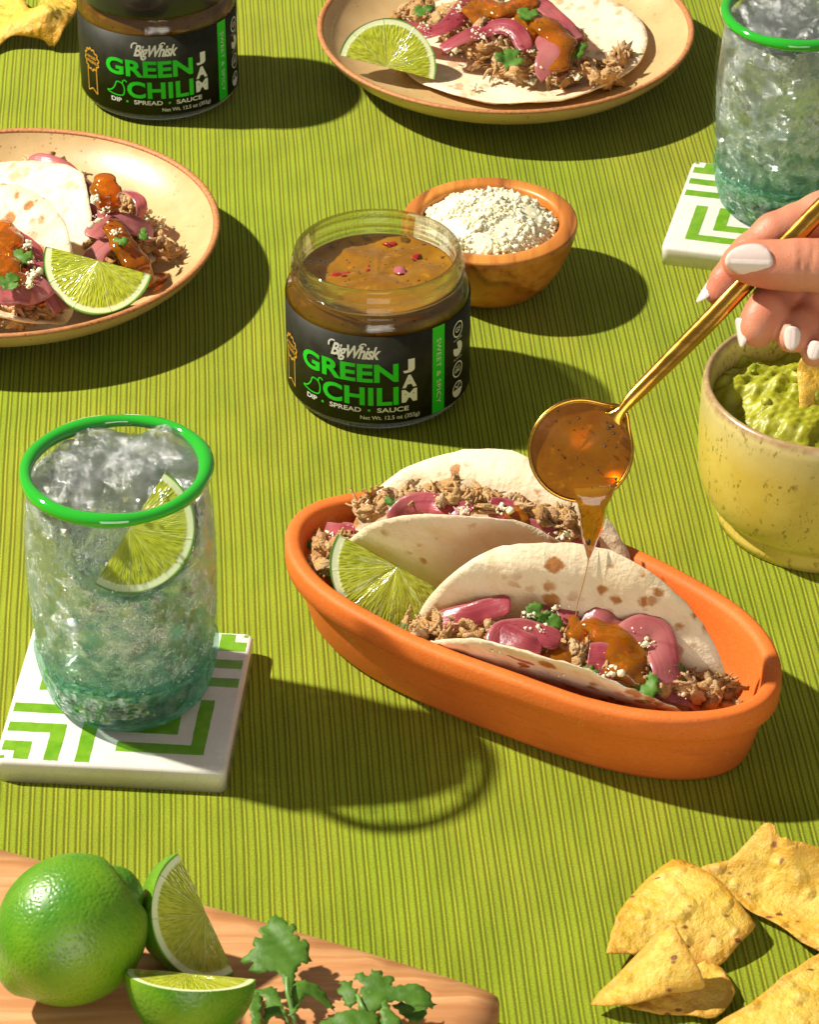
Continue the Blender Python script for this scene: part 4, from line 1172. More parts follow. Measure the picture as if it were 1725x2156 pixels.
def meat_part(root, spots, seed, n_chunk=70, n_str=90, big=1.0):
    """spots: (world xyz, radius); torn lumps and fibres of pulled pork heaped over them"""
    r = np.random.default_rng(seed); m = MB(); tone = []
    V0, F0 = ico(3); V1, F1 = ico(2)
    S = np.array([s[0] for s in spots]); R = np.array([s[1] for s in spots]); w = R ** 1.5 / (R ** 1.5).sum()
    for k in range(n_chunk):
        i = r.choice(len(S), p=w); d = r.normal(size=3); d /= np.linalg.norm(d)
        c = S[i] + d * R[i] * r.uniform(.1, .95) * [1, 1, .55]
        bigc = k < n_chunk * .55
        Vb, Fb = (V0, F0) if bigc else (V1, F1)
        s = r.uniform(.0028, .0056) * big * (1 if bigc else .55)
        fib = .30 * wob(Vb * [1, 3.2, 3.2], .55, seed * 97 + k, 3) + .20 * wob(Vb * [1, 6, 6], 1.1, seed * 31 + k, 2)
        V = Vb * (1 + fib)[:, None] * [r.uniform(1.2, 2.0), r.uniform(.65, 1), r.uniform(.55, .9)] * s
        V[:, 2] += .35 * V[:, 0] ** 2 / s * r.uniform(-1, 1)
        m.add(V @ rand_rot(r).T + c, Fb)
        tone += list(np.clip(r.uniform(.25, .95) + .25 * fib, 0, 1))  # hollows between the fibres toned darker, crevice shade put into the colour
    for k in range(int(n_str * 2.4)):
        if k % 5 == 0:      # fibres come in bundles
            i = r.choice(len(S), p=w); d = r.normal(size=3); d /= np.linalg.norm(d); d[2] = abs(d[2])
            c0 = S[i] + d * R[i] * [1, 1, .6] * r.uniform(.45, .95)
            dr0 = r.normal(size=3) * [1, 1, .4]; q = r.normal(size=3); q2 = r.normal(size=3); tn0 = r.uniform(.4, 1)
        c = c0 + r.normal(size=3) * .0009
        L = r.uniform(.006, .015) * big; t = np.linspace(-.5, .5, 8)
        dr = dr0 + r.normal(size=3) * .25; dr /= np.linalg.norm(dr)
        P = c + np.outer(t, dr) * L + np.outer(t * t - .1, unit(q)) * L * r.uniform(0, 1.2) + np.outer(np.sin(t * 7), unit(q2)) * L * .08
        V, F = tube(P, r.uniform(.0005, .0013) * (1 - .6 * np.abs(t) * 1.6), 5)
        m.add(V, F); tone += list(np.full(len(V), np.clip(tn0 + r.normal() * .12, .2, 1)))
    return m.obj('shredded_meat', M['meat'], root, kind='stuff', attr=tone)

def onion(root, pts, width, up=(0, -.3, 1), arch=.12, thick=.0009, twist=0.0, taper=.12):
    if in_taco1: pts = [(x, y, Z1(x, y, z)) for x, y, z in pts]
    if in_taco2: pts = [(x, y, Z2(x, y, z)) for x, y, z in pts]
    P = spline(np.array([at(*p) for p in pts]), 9); arch *= .28; width *= 1.15
    sd = abs(int(pts[0][0] * 7 + pts[0][1]))
    q = np.linspace(0, 1, len(P))[:, None]
    tw = np.linspace(-twist, twist, len(P)) + .22 * wob(q, 1.1, sd, 2)
    P[:, 2] += .0006 * wob(q, 1.4, sd + 1, 2)
    V, F = ribbon(P, width, thick, up, arch, 8, tw, taper)
    tn = np.tile(np.r_[np.linspace(0, 1, 8), np.linspace(1, 0, 8)], len(P))
    return MB().add(V, F).obj('onion_strip', M['onion'], root, attr=tn)

LEAF = np.array([(0, -1.0), (.10, -.62), (.34, -.55), (.62, -.66), (.70, -.45), (.92, -.42), (.80, -.22), (.98, -.02), (.74, .05), (.70, .22), (.48, .14), (.28, .16),
                 (.44, .34), (.62, .40), (.50, .56), (.56, .76), (.34, .78), (.26, .98), (.08, .88), (-.08, 1.0), (-.22, .84), (-.42, .88), (-.44, .66), (-.62, .58), (-.48, .42), (-.52, .26), (-.30, .18),
                 (-.46, .10), (-.66, .24), (-.78, .06), (-.98, .04), (-.86, -.18), (-1.0, -.38), (-.74, -.44), (-.66, -.64), (-.38, -.54), (-.12, -.62)])

def leaf_mesh(C, size, rot, normal=(0, -.35, 1), cup=.25, seed=0, sx=1.0, outline=None, thick=.0003, fold=0.0):
    N = unit(normal); X = unit(np.cross([0, 1, 0.01], N)); Y = np.cross(N, X)
    c, s = math.cos(rot), math.sin(rot)
    ex = c * X + s * Y; ey = -s * X + c * Y
    O = spline(np.array(LEAF if outline is None else outline) * [sx, 1] * size, 1, True)
    def mp(q):
        h = cup * (q[:, 0] ** 2 - .5 * q[:, 1] ** 2) / size + .10 * size * wob(q / size, .8, seed, 2) + fold * np.abs(q[:, 0])
        return np.asarray(C) + np.outer(q[:, 0], ex) + np.outer(q[:, 1], ey) + np.outer(h, N)
    return sheet(O, size * .17, mp, thick)

def leaf(root, px, py, z, size, rot, seed=0, **kw):
    if in_taco1: z = Z1(px, py, z)
    if in_taco2: z = Z2(px, py, z)
    return MB().add(*leaf_mesh(at(px, py, z), size, rot, seed=seed, **kw)).obj('cilantro_leaf', M['leaf'], root)

def crumbs(root, spots, seed, n=40, name='cheese_crumbs'):
    """spots: (px, py, z, spread px)"""
    r = np.random.default_rng(seed); m = MB(); V0, F0 = ico(1)
    for k in range(int(n * 1.7)):
        p = spots[r.integers(len(spots))]
        g = r.normal(size=2) * p[3] * .55
        c = at(p[0] + g[0], p[1] + g[1] * .6, Z1(p[0], p[1], p[2]) if in_taco1 else Z2(p[0], p[1], p[2]) if in_taco2 else p[2]) + [0, 0, r.uniform(0, .0012)]
        s = r.choice([.0003, .0005, .0009, .0015], p=[.42, .33, .19, .06])
        V = V0 * (1 + .3 * r.normal(size=(len(V0), 1))) * s * r.uniform(.7, 1.3, 3)
        m.add(V @ rand_rot(r).T + c, F0)
    return m.obj(name, M['cheese'], root, kind='stuff')

def glaze(root, blobs, seed=0, mat='glaze', k=.0035, h=.0009, name='jam_glaze'):
    """blobs: ((px,py,z), (px,py,z), radius a, radius b)"""
    if in_taco2: blobs = [((*a[:2], Z2(*a)), (*b_[:2], Z2(*b_)), ra, rb) for a, b_, ra, rb in blobs]
    if in_taco1: blobs = [((*a[:2], Z1(*a)), (*b_[:2], Z1(*b_)), ra, rb) for a, b_, ra, rb in blobs]
    Cs = [(at(*a), at(*b_), ra, rb) for a, b_, ra, rb in blobs]
    A = np.array([c for q in Cs for c in q[:2]]); pad = max(max(q[2:]) for q in Cs) * 1.25 + .003
    def f(P):
        Q = P * [1, 1, 2.3]; d = None
        for a, b_, ra, rb in Cs:
            x = sd_caps(Q, a * [1, 1, 2.3], b_ * [1, 1, 2.3], ra * 1.22, rb * 1.22); d = x if d is None else smin(d, x, k)
        return d + .0007 * wob(P, 110, seed, 2)
    V, F = surface_nets(f, A.min(0) - pad, A.max(0) + pad, h)
    return MB().add(V, F).obj(name, M[mat], root)

def taco_shell(root, O, az, R, v0, rb, af, ab, mat, seed, bendf=0.0, bendb=0.0, thick=.0021, duf=0.0, dub=0.0, flare=0.0, inside=None, back=None):
    """a round tortilla folded in a U: O bottom of the fold, az direction of the fold, af/ab slopes of the front and back wall"""
    a = np.array([math.cos(az), math.sin(az), 0]); bb = np.array([-math.sin(az), math.cos(az), 0])
    th = np.linspace(0, 2 * PI, 120)[:-1]
    rr = R * (1 + .012 * np.sin(3 * th + seed) + .008 * np.sin(7 * th + 2 * seed))
    OUT = np.stack([rr * np.cos(th), rr * np.sin(th) + v0], 1)
    if back is not None:
        half = OUT[th >= PI - 1e-6]
        OUT = np.concatenate([half, spline(np.array([half[-1]] + back + [half[0]]), 8)[1:-1]])
    def mp(q):
        u, s = q[:, 0], q[:, 1]
        sgn = np.sign(s) + (s == 0); S = np.abs(s)
        un = u / R
        al = np.where(sgn > 0, ab + dub * un + flare * un ** 2, af + duf * un + flare * un ** 2)
        kb = np.where(sgn > 0, bendb, bendf)
        lim = rb * al
        phi = np.minimum(S / rb, al)
        x = rb * np.sin(phi); z = rb * (1 - np.cos(phi))
        t = np.maximum(S - lim, 0); k_ = np.where(np.abs(kb) < 1e-6, 1e-6, kb)
        x = x + (np.sin(al + k_ * t) - np.sin(al)) / k_
        z = z - (np.cos(al + k_ * t) - np.cos(al)) / k_
        P = O + np.outer(u, a) + np.outer(x * sgn, bb) + np.outer(z, [0, 0, 1])
        w = .0011 * wob(q, 22, seed, 2) + .0004 * wob(q, 90, seed + 1, 2)
        P = P + np.outer(w, bb) + np.outer(np.abs(w) * .5, [0, 0, 1])
        return keep_in_dish(P) if inside else P
    return MB().add(*sheet(OUT, .0032, mp, thick)).obj('tortilla', M[mat], root)

# ------------------------------------------------------------------ the front taco in the dish
AZ = math.radians(-20.1)
O1 = np.array([.0639, -.1539, .0082])
taco1 = thing('taco', 'front taco in the terracotta dish, jam dripping on its filling', 'taco', O1, 'tacos in the terracotta dish')
taco_shell(taco1, O1, AZ, .0696, .0104, .0085, math.radians(69.5), math.radians(90), 'tort_a', 3, bendf=-6.39, bendb=-.1, duf=-.131, dub=-.131, inside=True)
def Z1(px, py, z=.045):
    zz = .0465
    for _ in range(4):
        u = (at(px, py, zz) - O1) @ np.array([math.cos(AZ), math.sin(AZ), 0]); zz = .0465 * (1 - .30 * (u / .07) ** 2)
    return zz + (z - .045)
in_taco1 = True
def along(O, az, u, w, z): return O + np.array([math.cos(az) * u - math.sin(az) * w, math.sin(az) * u + math.cos(az) * w, z])
def fill_spots(O, az, us, w, z, r): return [(along(O, az, u, w, z * (1 - .35 * abs(u / .07) ** 2)), r) for u in us]
sp = fill_spots(O1, AZ, np.linspace(-.058, .058, 13), -.006, .0350, .0108) + [(at(x, y, Z1(x, y, z)), r) for x, y, z, r in [(868, 1322, .042, .006), (900, 1318, .043, .007), (965, 1320, .042, .009), (1000, 1325, .042, .009), (1060, 1350, .041, .008), (1130, 1375, .041, .008), (1200, 1395, .041, .008), (1490, 1450, .042, .009), (1530, 1462, .042, .0085), (1515, 1440, .042, .006)]]
meat_part(taco1, sp, 5, 110, 130, .95)
onion(taco1, [(915, 1312, .047), (965, 1299, .049), (1020, 1286, .051), (1075, 1275, .052)], .0085, up=(0, -.6, .8), arch=.10)
onion(taco1, [(1042, 1362, .048), (1058, 1332, .051), (1095, 1325, .052), (1140, 1338, .051), (1178, 1352, .049)], .0085, up=(.1, -.6, .8), arch=.14)
onion(taco1, [(1040, 1336, .050), (1070, 1346, .050), (1105, 1362, .049), (1140, 1374, .047)], .0110, up=(-.2, -.5, .8), arch=.14)
onion(taco1, [(1140, 1290, .049), (1175, 1283, .050), (1215, 1300, .049)], .0090, up=(0, -.5, .85), arch=.12)
onion(taco1, [(1228, 1305, .049), (1268, 1318, .050), (1300, 1350, .047), (1330, 1400, .043)], .0130, up=(.1, -.6, .8), arch=.10)
onion(taco1, [(1312, 1345, .050), (1352, 1326, .053), (1384, 1342, .052), (1400, 1392, .049), (1410, 1440, .046)], .0120, up=(.2, -.6, .8), arch=.14)
onion(taco1, [(1238, 1388, .046), (1265, 1386, .047), (1295, 1402, .046), (1312, 1420, .045)], .0120, up=(0, -.6, .8), arch=.12)
onion(taco1, [(1385, 1445, .042), (1420, 1458, .041), (1455, 1472, .040), (1480, 1482, .038)], .0080, up=(0, -.5, .85), arch=.12)
glaze(taco1, [((1085, 1345, .045), (1130, 1362, .044), .0035, .003), ((1110, 1385, .042), (1180, 1380, .043), .0045, .004), ((1175, 1372, .044), (1215, 1385, .042), .005, .004)], 1)
glaze(taco1, [((1208, 1300, .049), (1218, 1330, .048), .0022, .0036), ((1218, 1330, .048), (1228, 1352, .046), .0036, .003)], 2)
glaze(taco1, [((1250, 1318, .050), (1290, 1345, .049), .0042, .0060), ((1290, 1345, .049), (1310, 1395, .045), .0060, .0075), ((1310, 1395, .045), (1340, 1425, .043), .0070, .0050), ((1300, 1330, .050), (1345, 1375, .047), .0040, .0045), ((1270, 1370, .046), (1290, 1410, .043), .0040, .0040)], 3)
glaze(taco1, [((1425, 1425, .042), (1440, 1452, .040), .0035, .0040)], 4)
leaf(taco1, 1132, 1300, .0525, .0068, .5, 1, normal=(.1, -.7, .7))
leaf(taco1, 1158, 1316, .0520, .0062, -.9, 2, normal=(.1, -.6, .7))
leaf(taco1, 1362, 1449, .0445, .0072, 1.2, 3, normal=(-.2, -.4, .9))
leaf(taco1, 1432, 1432, .0445, .0068, 2.2, 4, normal=(.2, -.7, .7))
leaf(taco1, 1242, 1415, .0445, .0042, .2, 5)
leaf(taco1, 858, 1338, .0440, .0060, 1.9, 6, normal=(-.1, -.5, .8))
crumbs(taco1, [(1115, 1300, .054, 12), (1140, 1322, .0525, 14), (1175, 1285, .053, 12), (1290, 1415, .046, 18), (1270, 1430, .045, 14), (1340, 1325, .0525, 18), (1365, 1350, .051, 16), (1195, 1415, .044, 14), (1110, 1325, .052, 10), (1440, 1460, .043, 12), (1050, 1375, .046, 12)], 8, 95)

# ------------------------------------------------------------------ the taco behind it
in_taco1 = False
AZ2 = math.radians(-16.5)
O2 = np.array([.0318, -.0906, .0113])
taco2 = thing('taco', 'back taco in the terracotta dish, its tall tortilla leaning on the far rim', 'taco', O2, 'tacos in the terracotta dish')
taco_shell(taco2, O2, AZ2, .0699, .0007, .0085, math.radians(86.6), math.radians(74.6), 'tort_a', 8, bendf=-5.77, bendb=-6.0, duf=.122, dub=.122, inside=True)
def Z2(px, py, z):
    zz = .06
    for _ in range(4):
        u = (at(px, py, zz) - O2) @ np.array([math.cos(AZ2), math.sin(AZ2), 0]); zz = .0650 * (1 - .34 * (u / .07) ** 2)
    return zz + (z - .0625) * .6
in_taco2 = True
sp = fill_spots(O2, AZ2, np.linspace(-.052, .040, 11), .004, .0530, .0085) + [(at(668, 1195, Z2(668, 1195, .036)), .008), (at(690, 1160, Z2(690, 1160, .040)), .008), (at(672, 1135, Z2(672, 1135, .041)), .007), (at(720, 1145, Z2(720, 1145, .044)), .008), (at(790, 1085, Z2(790, 1085, .056)), .008), (at(830, 1060, Z2(830, 1060, .060)), .008), (at(870, 1045, Z2(870, 1045, .062)), .006), (at(1110, 1090, Z2(1110, 1090, .060)), .008), (at(1180, 1105, Z2(1180, 1105, .056)), .007)]
meat_part(taco2, sp, 6, 95, 110, .85)
onion(taco2, [(825, 1098, .058), (855, 1068, .063), (905, 1060, .064), (950, 1068, .064), (992, 1084, .062)], .0080, up=(0, -.7, .7), arch=.14)
onion(taco2, [(1030, 1070, .064), (1062, 1072, .064), (1090, 1090, .062)], .0085, up=(0, -.7, .7), arch=.14)
onion(taco2, [(1105, 1108, .061), (1150, 1124, .060), (1200, 1140, .058), (1262, 1148, .054)], .0075, up=(0, -.7, .7), arch=.14)
onion(taco2, [(682, 1128, .044), (712, 1130, .046), (750, 1130, .047)], .0110, up=(-.2, -.7, .7), arch=.12)
glaze(taco2, [((1085, 1080, .064), (1095, 1090, .063), .0040, .0038)], 7)
leaf(taco2, 830, 1062, .0655, .0055, .9, 11, sx=.5, normal=(0, -.7, .7))
leaf(taco2, 1165, 1084, .0610, .0055, -.9, 12, sx=.5, normal=(0, -.7, .7))
leaf(taco2, 657, 1146, .0470, .0060, 1.3, 13, sx=.5, normal=(-.2, -.6, .7))
crumbs(taco2, [(820, 1045, .062, 22), (880, 1038, .063, 18), (930, 1058, .068, 18), (980, 1075, .066, 16), (1060, 1075, .067, 16), (1180, 1130, .063, 22), (700, 1130, .047, 16), (770, 1085, .057, 14)], 9, 100)

# ------------------------------------------------------------------ tacos on the left plate
in_taco2 = False
O3 = np.array([-.1998, .2340, .0125])
tacoA = thing('taco', 'folded taco on the left plate, farther one, filling spilling towards the rim', 'taco', O3, 'tacos on the left plate')
taco_shell(tacoA, O3, math.radians(-47), .0690, .0154, .0060, math.radians(145.4), math.radians(3), 'tort_b', 12, bendf=6.86, bendb=2.0, duf=-.40, back=[(.0715, .028), (.068, .042), (.054, .046), (.038, .036), (.016, .024), (-.012, .0205), (-.042, .020)])
meat_part(tacoA, [(at(235, 520, .024), .011), (at(270, 545, .022), .010), (at(320, 510, .022), .010), (at(345, 530, .018), .008), (at(300, 490, .024), .009), (at(205, 500, .030), .010), (at(215, 455, .024), .009), (at(225, 560, .022), .009), (at(170, 395, .024), .007), (at(195, 430, .024), .008), (at(130, 362, .022), .006), (at(262, 440, .018), .008), (at(250, 480, .024), .009), (at(90, 345, .020), .005), (at(352, 505, .020), .005)], 15, 85, 90)
onion(tacoA, [(60, 338, .034), (98, 342, .036), (138, 356, .036), (170, 384, .036), (194, 420, .034), (206, 462, .030)], .0080, up=(.2, -.5, .8), arch=.16)
onion(tacoA, [(100, 352, .030), (150, 376, .032), (188, 412, .034), (200, 450, .034), (204, 500, .030)], .0085, up=(.2, -.5, .8), arch=.16)
onion(tacoA, [(258, 402, .030), (280, 408, .034), (296, 428, .033), (296, 452, .028), (288, 462, .024)], .0060, up=(.5, -.4, .6), arch=.12, twist=.5)
onion(tacoA, [(192, 500, .036), (212, 478, .038), (250, 468, .037), (290, 478, .033), (322, 494, .028)], .0100, up=(0, -.4, .9), arch=.12)
onion(tacoA, [(192, 560, .030), (205, 530, .034), (228, 510, .035), (250, 505, .033)], .0100, up=(-.2, -.5, .8), arch=.12)
onion(tacoA, [(206, 412, .038), (220, 440, .037), (236, 470, .035)], .0110, up=(.2, -.5, .8), arch=.12)
glaze(tacoA, [((222, 378, .052), (222, 400, .048), .0050, .0058), ((222, 400, .048), (228, 432, .042), .0060, .0052)], 21)
glaze(tacoA, [((238, 478, .040), (258, 515, .035), .0045, .0050), ((258, 515, .035), (285, 550, .029), .0050, .0055), ((285, 550, .029), (300, 590, .018), .0055, .0050), ((300, 590, .018), (335, 585, .014), .0050, .0035)], 22)
leaf(tacoA, 256, 508, .0400, .0052, 1.1, 23, sx=.6)
leaf(tacoA, 302, 494, .0360, .0060, .1, 24, sx=.45)
crumbs(tacoA, [(200, 420, .048, 12), (220, 445, .045, 14), (205, 465, .043, 14), (245, 490, .041, 10), (305, 450, .020, 16), (345, 470, .018, 18), (330, 490, .022, 12)], 25, 70)

O4 = np.array([-.2113, .1702, .0135])
tacoB = thing('taco', 'folded taco on the left plate, nearer one, touching the lime wedge', 'taco', O4, 'tacos on the left plate')
taco_shell(tacoB, O4, math.radians(-32.7), .0500, .0077, .0065, math.radians(24), math.radians(62.7), 'tort_a', 16, bendf=3.5, bendb=-7.1)
meat_part(tacoB, [(at(20, 650, .022), .011), (at(60, 655, .020), .010), (at(90, 650, .018), .008), (at(-30, 650, .024), .012), (at(-10, 590, .028), .012), (at(50, 590, .028), .011), (at(-40, 530, .03), .012), (at(30, 540, .034), .009)], 17, 80, 80)
onion(tacoB, [(-15, 440, .046), (18, 452, .046), (45, 480, .043), (62, 520, .040), (78, 552, .036)], .0095, up=(.2, -.5, .8), arch=.14)
onion(tacoB, [(-10, 612, .036), (30, 606, .037), (66, 612, .034), (82, 636, .028)], .0150, up=(0, -.6, .8), arch=.10)
onion(tacoB, [(72, 556, .036), (98, 590, .033), (118, 630, .027), (130, 655, .021)], .0105, up=(.3, -.4, .8), arch=.12)
glaze(tacoB, [((0, 480, .045), (22, 508, .044), .0055, .0060), ((-5, 545, .042), (15, 560, .041), .0060, .0060), ((-20, 570, .041), (30, 590, .038), .0060, .0055), ((10, 520, .044), (0, 545, .042), .0040, .0040)], 26)
leaf(tacoB, 44, 542, .0430, .0065, .7, 27)
leaf(tacoB, 18, 594, .0420, .0068, -.5, 28)
crumbs(tacoB, [(52, 520, .043, 18), (60, 550, .041, 14), (62, 585, .039, 16), (75, 575, .037, 12), (12, 680, .019, 14), (60, 600, .038, 14)], 29, 80)

# ------------------------------------------------------------------ open taco on the top plate
OT = at(1095, 98, .013)
tacoC = thing('open_taco', 'flat open tortilla heaped with pulled pork on the top plate', 'taco', OT)
th = np.linspace(0, 2 * PI, 130)[:-1]; RT = .0725
OUT = np.stack([RT * (1 + .012 * np.sin(3 * th)) * np.cos(th), RT * (1 + .012 * np.sin(4 * th + 1)) * np.sin(th)], 1)
def flat_map(q):
    r = np.hypot(q[:, 0], q[:, 1]) / RT
    bowl = .0010 + .0075 * np.clip((np.hypot(q[:, 0] + OT[0] - PL2[0], q[:, 1] + OT[1] - PL2[1]) - .052) / .03, 0, 1.3) ** 1.5
    z = .0105 + bowl + .0008 * wob(q, 20, 4, 2)
    return np.stack([q[:, 0] + OT[0], q[:, 1] + OT[1], z], 1)
MB().add(*sheet(OUT, .0035, flat_map, .0026)).obj('tortilla', M['tort_b'], tacoC)
sp = [(at(x, y, z), r) for x, y, z, r in [(850, 30, .018, .009), (880, 20, .022, .010), (920, 50, .022, .010), (960, 95, .019, .010), (1000, 90, .023, .012), (1040, 105, .023, .012), (980, 40, .026, .012), (1060, 60, .027, .012), (1120, 90, .024, .012),
                                          (1100, 140, .021, .011), (1160, 130, .022, .011), (1200, 150, .020, .011), (1240, 150, .019, .011), (1270, 165, .017, .008), (1150, 60, .026, .012), (1200, 90, .022, .010), (1290, 140, .018, .009), (1300, 120, .017, .007), (1180, 170, .017, .008), (1040, 20, .026, .012), (1120, 20, .026, .012), (1000, 130, .019, .008), (1060, 150, .017, .007)]]
meat_part(tacoC, sp, 31, 170, 170, 1.05)
onion(tacoC, [(838, 52, .026), (885, 66, .028), (930, 62, .030), (962, 36, .033), (985, 5, .034), (995, -20, .034)], .0100, up=(0, -.4, .9), arch=.14)
onion(tacoC, [(930, 105, .026), (972, 82, .031), (1020, 62, .034), (1060, 56, .036), (1092, 72, .035), (1108, 105, .031)], .0090, up=(0, -.4, .9), arch=.16)
onion(tacoC, [(1120, -10, .036), (1150, 15, .036), (1185, 50, .034), (1218, 85, .029)], .0100, up=(.2, -.4, .9), arch=.14)
onion(tacoC, [(1148, 72, .036), (1160, 105, .034), (1152, 140, .030), (1160, 155, .027)], .0120, up=(-.1, -.4, .9), arch=.14)
glaze(tacoC, [((1010, 10, .036), (1060, 25, .037), .0055, .0060), ((1060, 25, .037), (1110, 5, .037), .0060, .0060), ((990, 20, .036), (1015, 50, .034), .0040, .0040)], 32)
glaze(tacoC, [((1110, 40, .036), (1150, 55, .037), .0060, .0070), ((1150, 55, .037), (1185, 90, .034), .0060, .0065), ((1185, 90, .034), (1175, 140, .029), .0060, .0050), ((1110, 40, .036), (1115, 90, .031), .0040, .0035)], 33)
leaf(tacoC, 890, 22, .0310, .0080, -1.1, 34, sx=.6)
leaf(tacoC, 1074, 122, .0310, .0090, -.3, 35)
leaf(tacoC, 1216, 108, .0310, .0095, -.6, 36, sx=.6)
leaf(tacoC, 1110, 30, .0420, .0070, .6, 37)
crumbs(tacoC, [(960, 20, .036, 20), (1010, 75, .036, 22), (1120, 105, .030, 16), (1150, 130, .030, 20), (1060, 70, .038, 16), (1035, 168, .0145, 22), (1120, 170, .018, 14), (1000, 185, .0145, 12), (900, 60, .031, 16), (960, 110, .020, 16), (1215, 160, .024, 14)], 38, 130)
# ------------------------------------------------------------------ limes
def lime_wedge(name_label, P, ex, ey, R, alpha, group='lime wedges', stretch=1.12):
    """part of a lime between two flat cuts that meet along ex; the segmented cut bulges along ey and faces -(ex x ey)"""
    ex = unit(ex); ey = unit(np.asarray(ey) - ex * (np.asarray(ey) @ ex)); ez = np.cross(ex, ey)
    root = thing('lime_wedge', name_label, 'lime', P, group); root['_local'] = True
    root.rotation_euler = Matrix(np.stack([ex, ey, ez], 1).tolist()).to_euler()
    nphi, nt, nr = 48, 16, 14
    Rf = lambda ph: R * (1 + .012 * math.sin(5 * ph))
    V = []; F = []
    for i in range(nphi + 1):
        ph = PI * i / nphi
        for j in range(nt + 1):
            t = alpha * j / nt; e = 1.0 + (stretch - 1) * math.sin(t)
            V.append((Rf(ph) * math.cos(ph), Rf(ph) * math.sin(ph) * math.cos(t), Rf(ph) * math.sin(ph) * math.sin(t) * e))
    for i in range(nphi):
        for j in range(nt): F.append((i * (nt + 1) + j, (i + 1) * (nt + 1) + j, (i + 1) * (nt + 1) + j + 1, i * (nt + 1) + j + 1))
    MB().add(V, [f[::-1] for f in F]).obj('rind', M['rind'], root)
    def face(t, e, inset):
        V = []; F = []
        for i in range(nphi + 1):
            ph = PI * i / nphi
            for k in range(nr + 1):
                q = k / nr
                seg = abs(math.sin(ph * 4.5 + .3)) ** .6
                dep = inset * (1 - q) * .5 + .00045 * seg * math.sin(min(1, q / .86) * PI) * (q < .88) 
                rr = Rf(ph) * q
                jag = 0 if 0 < i < nphi else 0
                V.append((rr * math.cos(ph), rr * math.sin(ph) * math.cos(t) + jag, rr * math.sin(ph) * math.sin(t) * e))
                n_ = np.array([0, math.sin(t), -math.cos(t)]) if t == 0 else np.array([0, -math.sin(t), math.cos(t)])
                V[-1] = tuple(np.array(V[-1]) + n_ * (dep - .0002))
        for i in range(nphi):
            for k in range(nr): F.append((i * (nr + 1) + k, (i + 1) * (nr + 1) + k, (i + 1) * (nr + 1) + k + 1, i * (nr + 1) + k + 1))
        return V, (F if t == 0 else [f[::-1] for f in F])
    thin = alpha < .6
    fm = mat_lime_face(R, phase=random.uniform(0, 1.5), glow=thin)
    MB().add(*face(0, 1, 0)).obj('flesh', fm, root)
    if not thin: MB().add(*face(alpha, 1 + (stretch - 1) * math.sin(alpha), 0)).obj('cut_side', M['limecut'], root)
    return root

t = NT('lime_cut_side')
t.set(Base_Color=t.mix(t.ramp(t.noise(90, 4), [(.35, 0), (.7, 1)]), (.46, .54, .05), (.66, .70, .24)), Roughness=.2, Coat_Weight=.4, Normal=t.bump(t.noise(300, 3), .4, .001))
M['limecut'] = t.m

def vdir(ang, tilt=0.0):
    """direction in the plane seen face-on by the camera, ang in degrees up from the right, tilted towards the viewer"""
    a = math.radians(ang)
    return unit(math.cos(a) * VR + math.sin(a) * VU + tilt * VN)

lime_wedge('lime wedge tucked in the terracotta dish beside the front taco', at(836, 1192, .047), vdir(-29, -.1), vdir(-119, .08), .0284, 1.1)
lime_wedge('lime wedge on the left plate in front of its tacos', at(207, 548, .0425), vdir(-15, 0), vdir(-105, .12), .0268, 1.1)
lime_wedge('lime wedge resting on the edge of the flat tortilla on the top plate', at(815, 142, .022), vdir(166, .05), vdir(76, .05), .0272, 1.0)
lime_wedge('lime wedge floating inside the glass at lower left', GL1 + np.array([.0062, -.0190, .0945]), vdir(58, -.05), vdir(-32, .12), .0262, .42)
lime_wedge('lime wedge standing up on the cutting board behind the whole lime', at(434, 1922, .040), vdir(-66, -.15), vdir(-156, .85), .0250, 1.35)
lime_wedge('lime wedge lying on its rind at the front of the cutting board', at(402, 2050, .040), unit([1, -.10, -.02]), unit([-.05, -.86, .45]), .0236, 1.6)

# the whole lime
LC = at(150, 1957, .0185 + .0270); ax = unit(.78 * VR + .62 * VU - .15 * VN)
whole = thing('lime', 'whole shiny green lime on the cutting board', 'lime', LC)
V, F = ico(5); Rm = np.array(Vector((0, 0, 1)).rotation_difference(Vector(ax)).to_matrix())
k = V[:, 2]
rad = .0272 * (1 + .006 * wob(V, .5, 3, 2))
V = V * rad[:, None]; V[:, 2] *= 1.06
V[:, 2] += .0012 * np.exp(-((k - 1) / .030) ** 2) * (k > 0) - .0018 * np.exp(-((k - .93) / .03) ** 2) * (k > 0)
V[:, 2] -= .0030 * np.exp(-((k + 1) / .05) ** 2) * (k < 0)
MB().add(V @ Rm.T + LC, F).obj('peel', M['rind'], whole)
nb = LC + ax * .0298
V, F = lathe([(1e-5, .0000), (.0016, .0002), (.0026, .0000), (.0032, -.001), (.0036, -.004)], 20)
MB().add(V @ Rm.T + nb, F).obj('stem_end', M['stem_dark'] if 'stem_dark' in M else M['leaf'], whole)

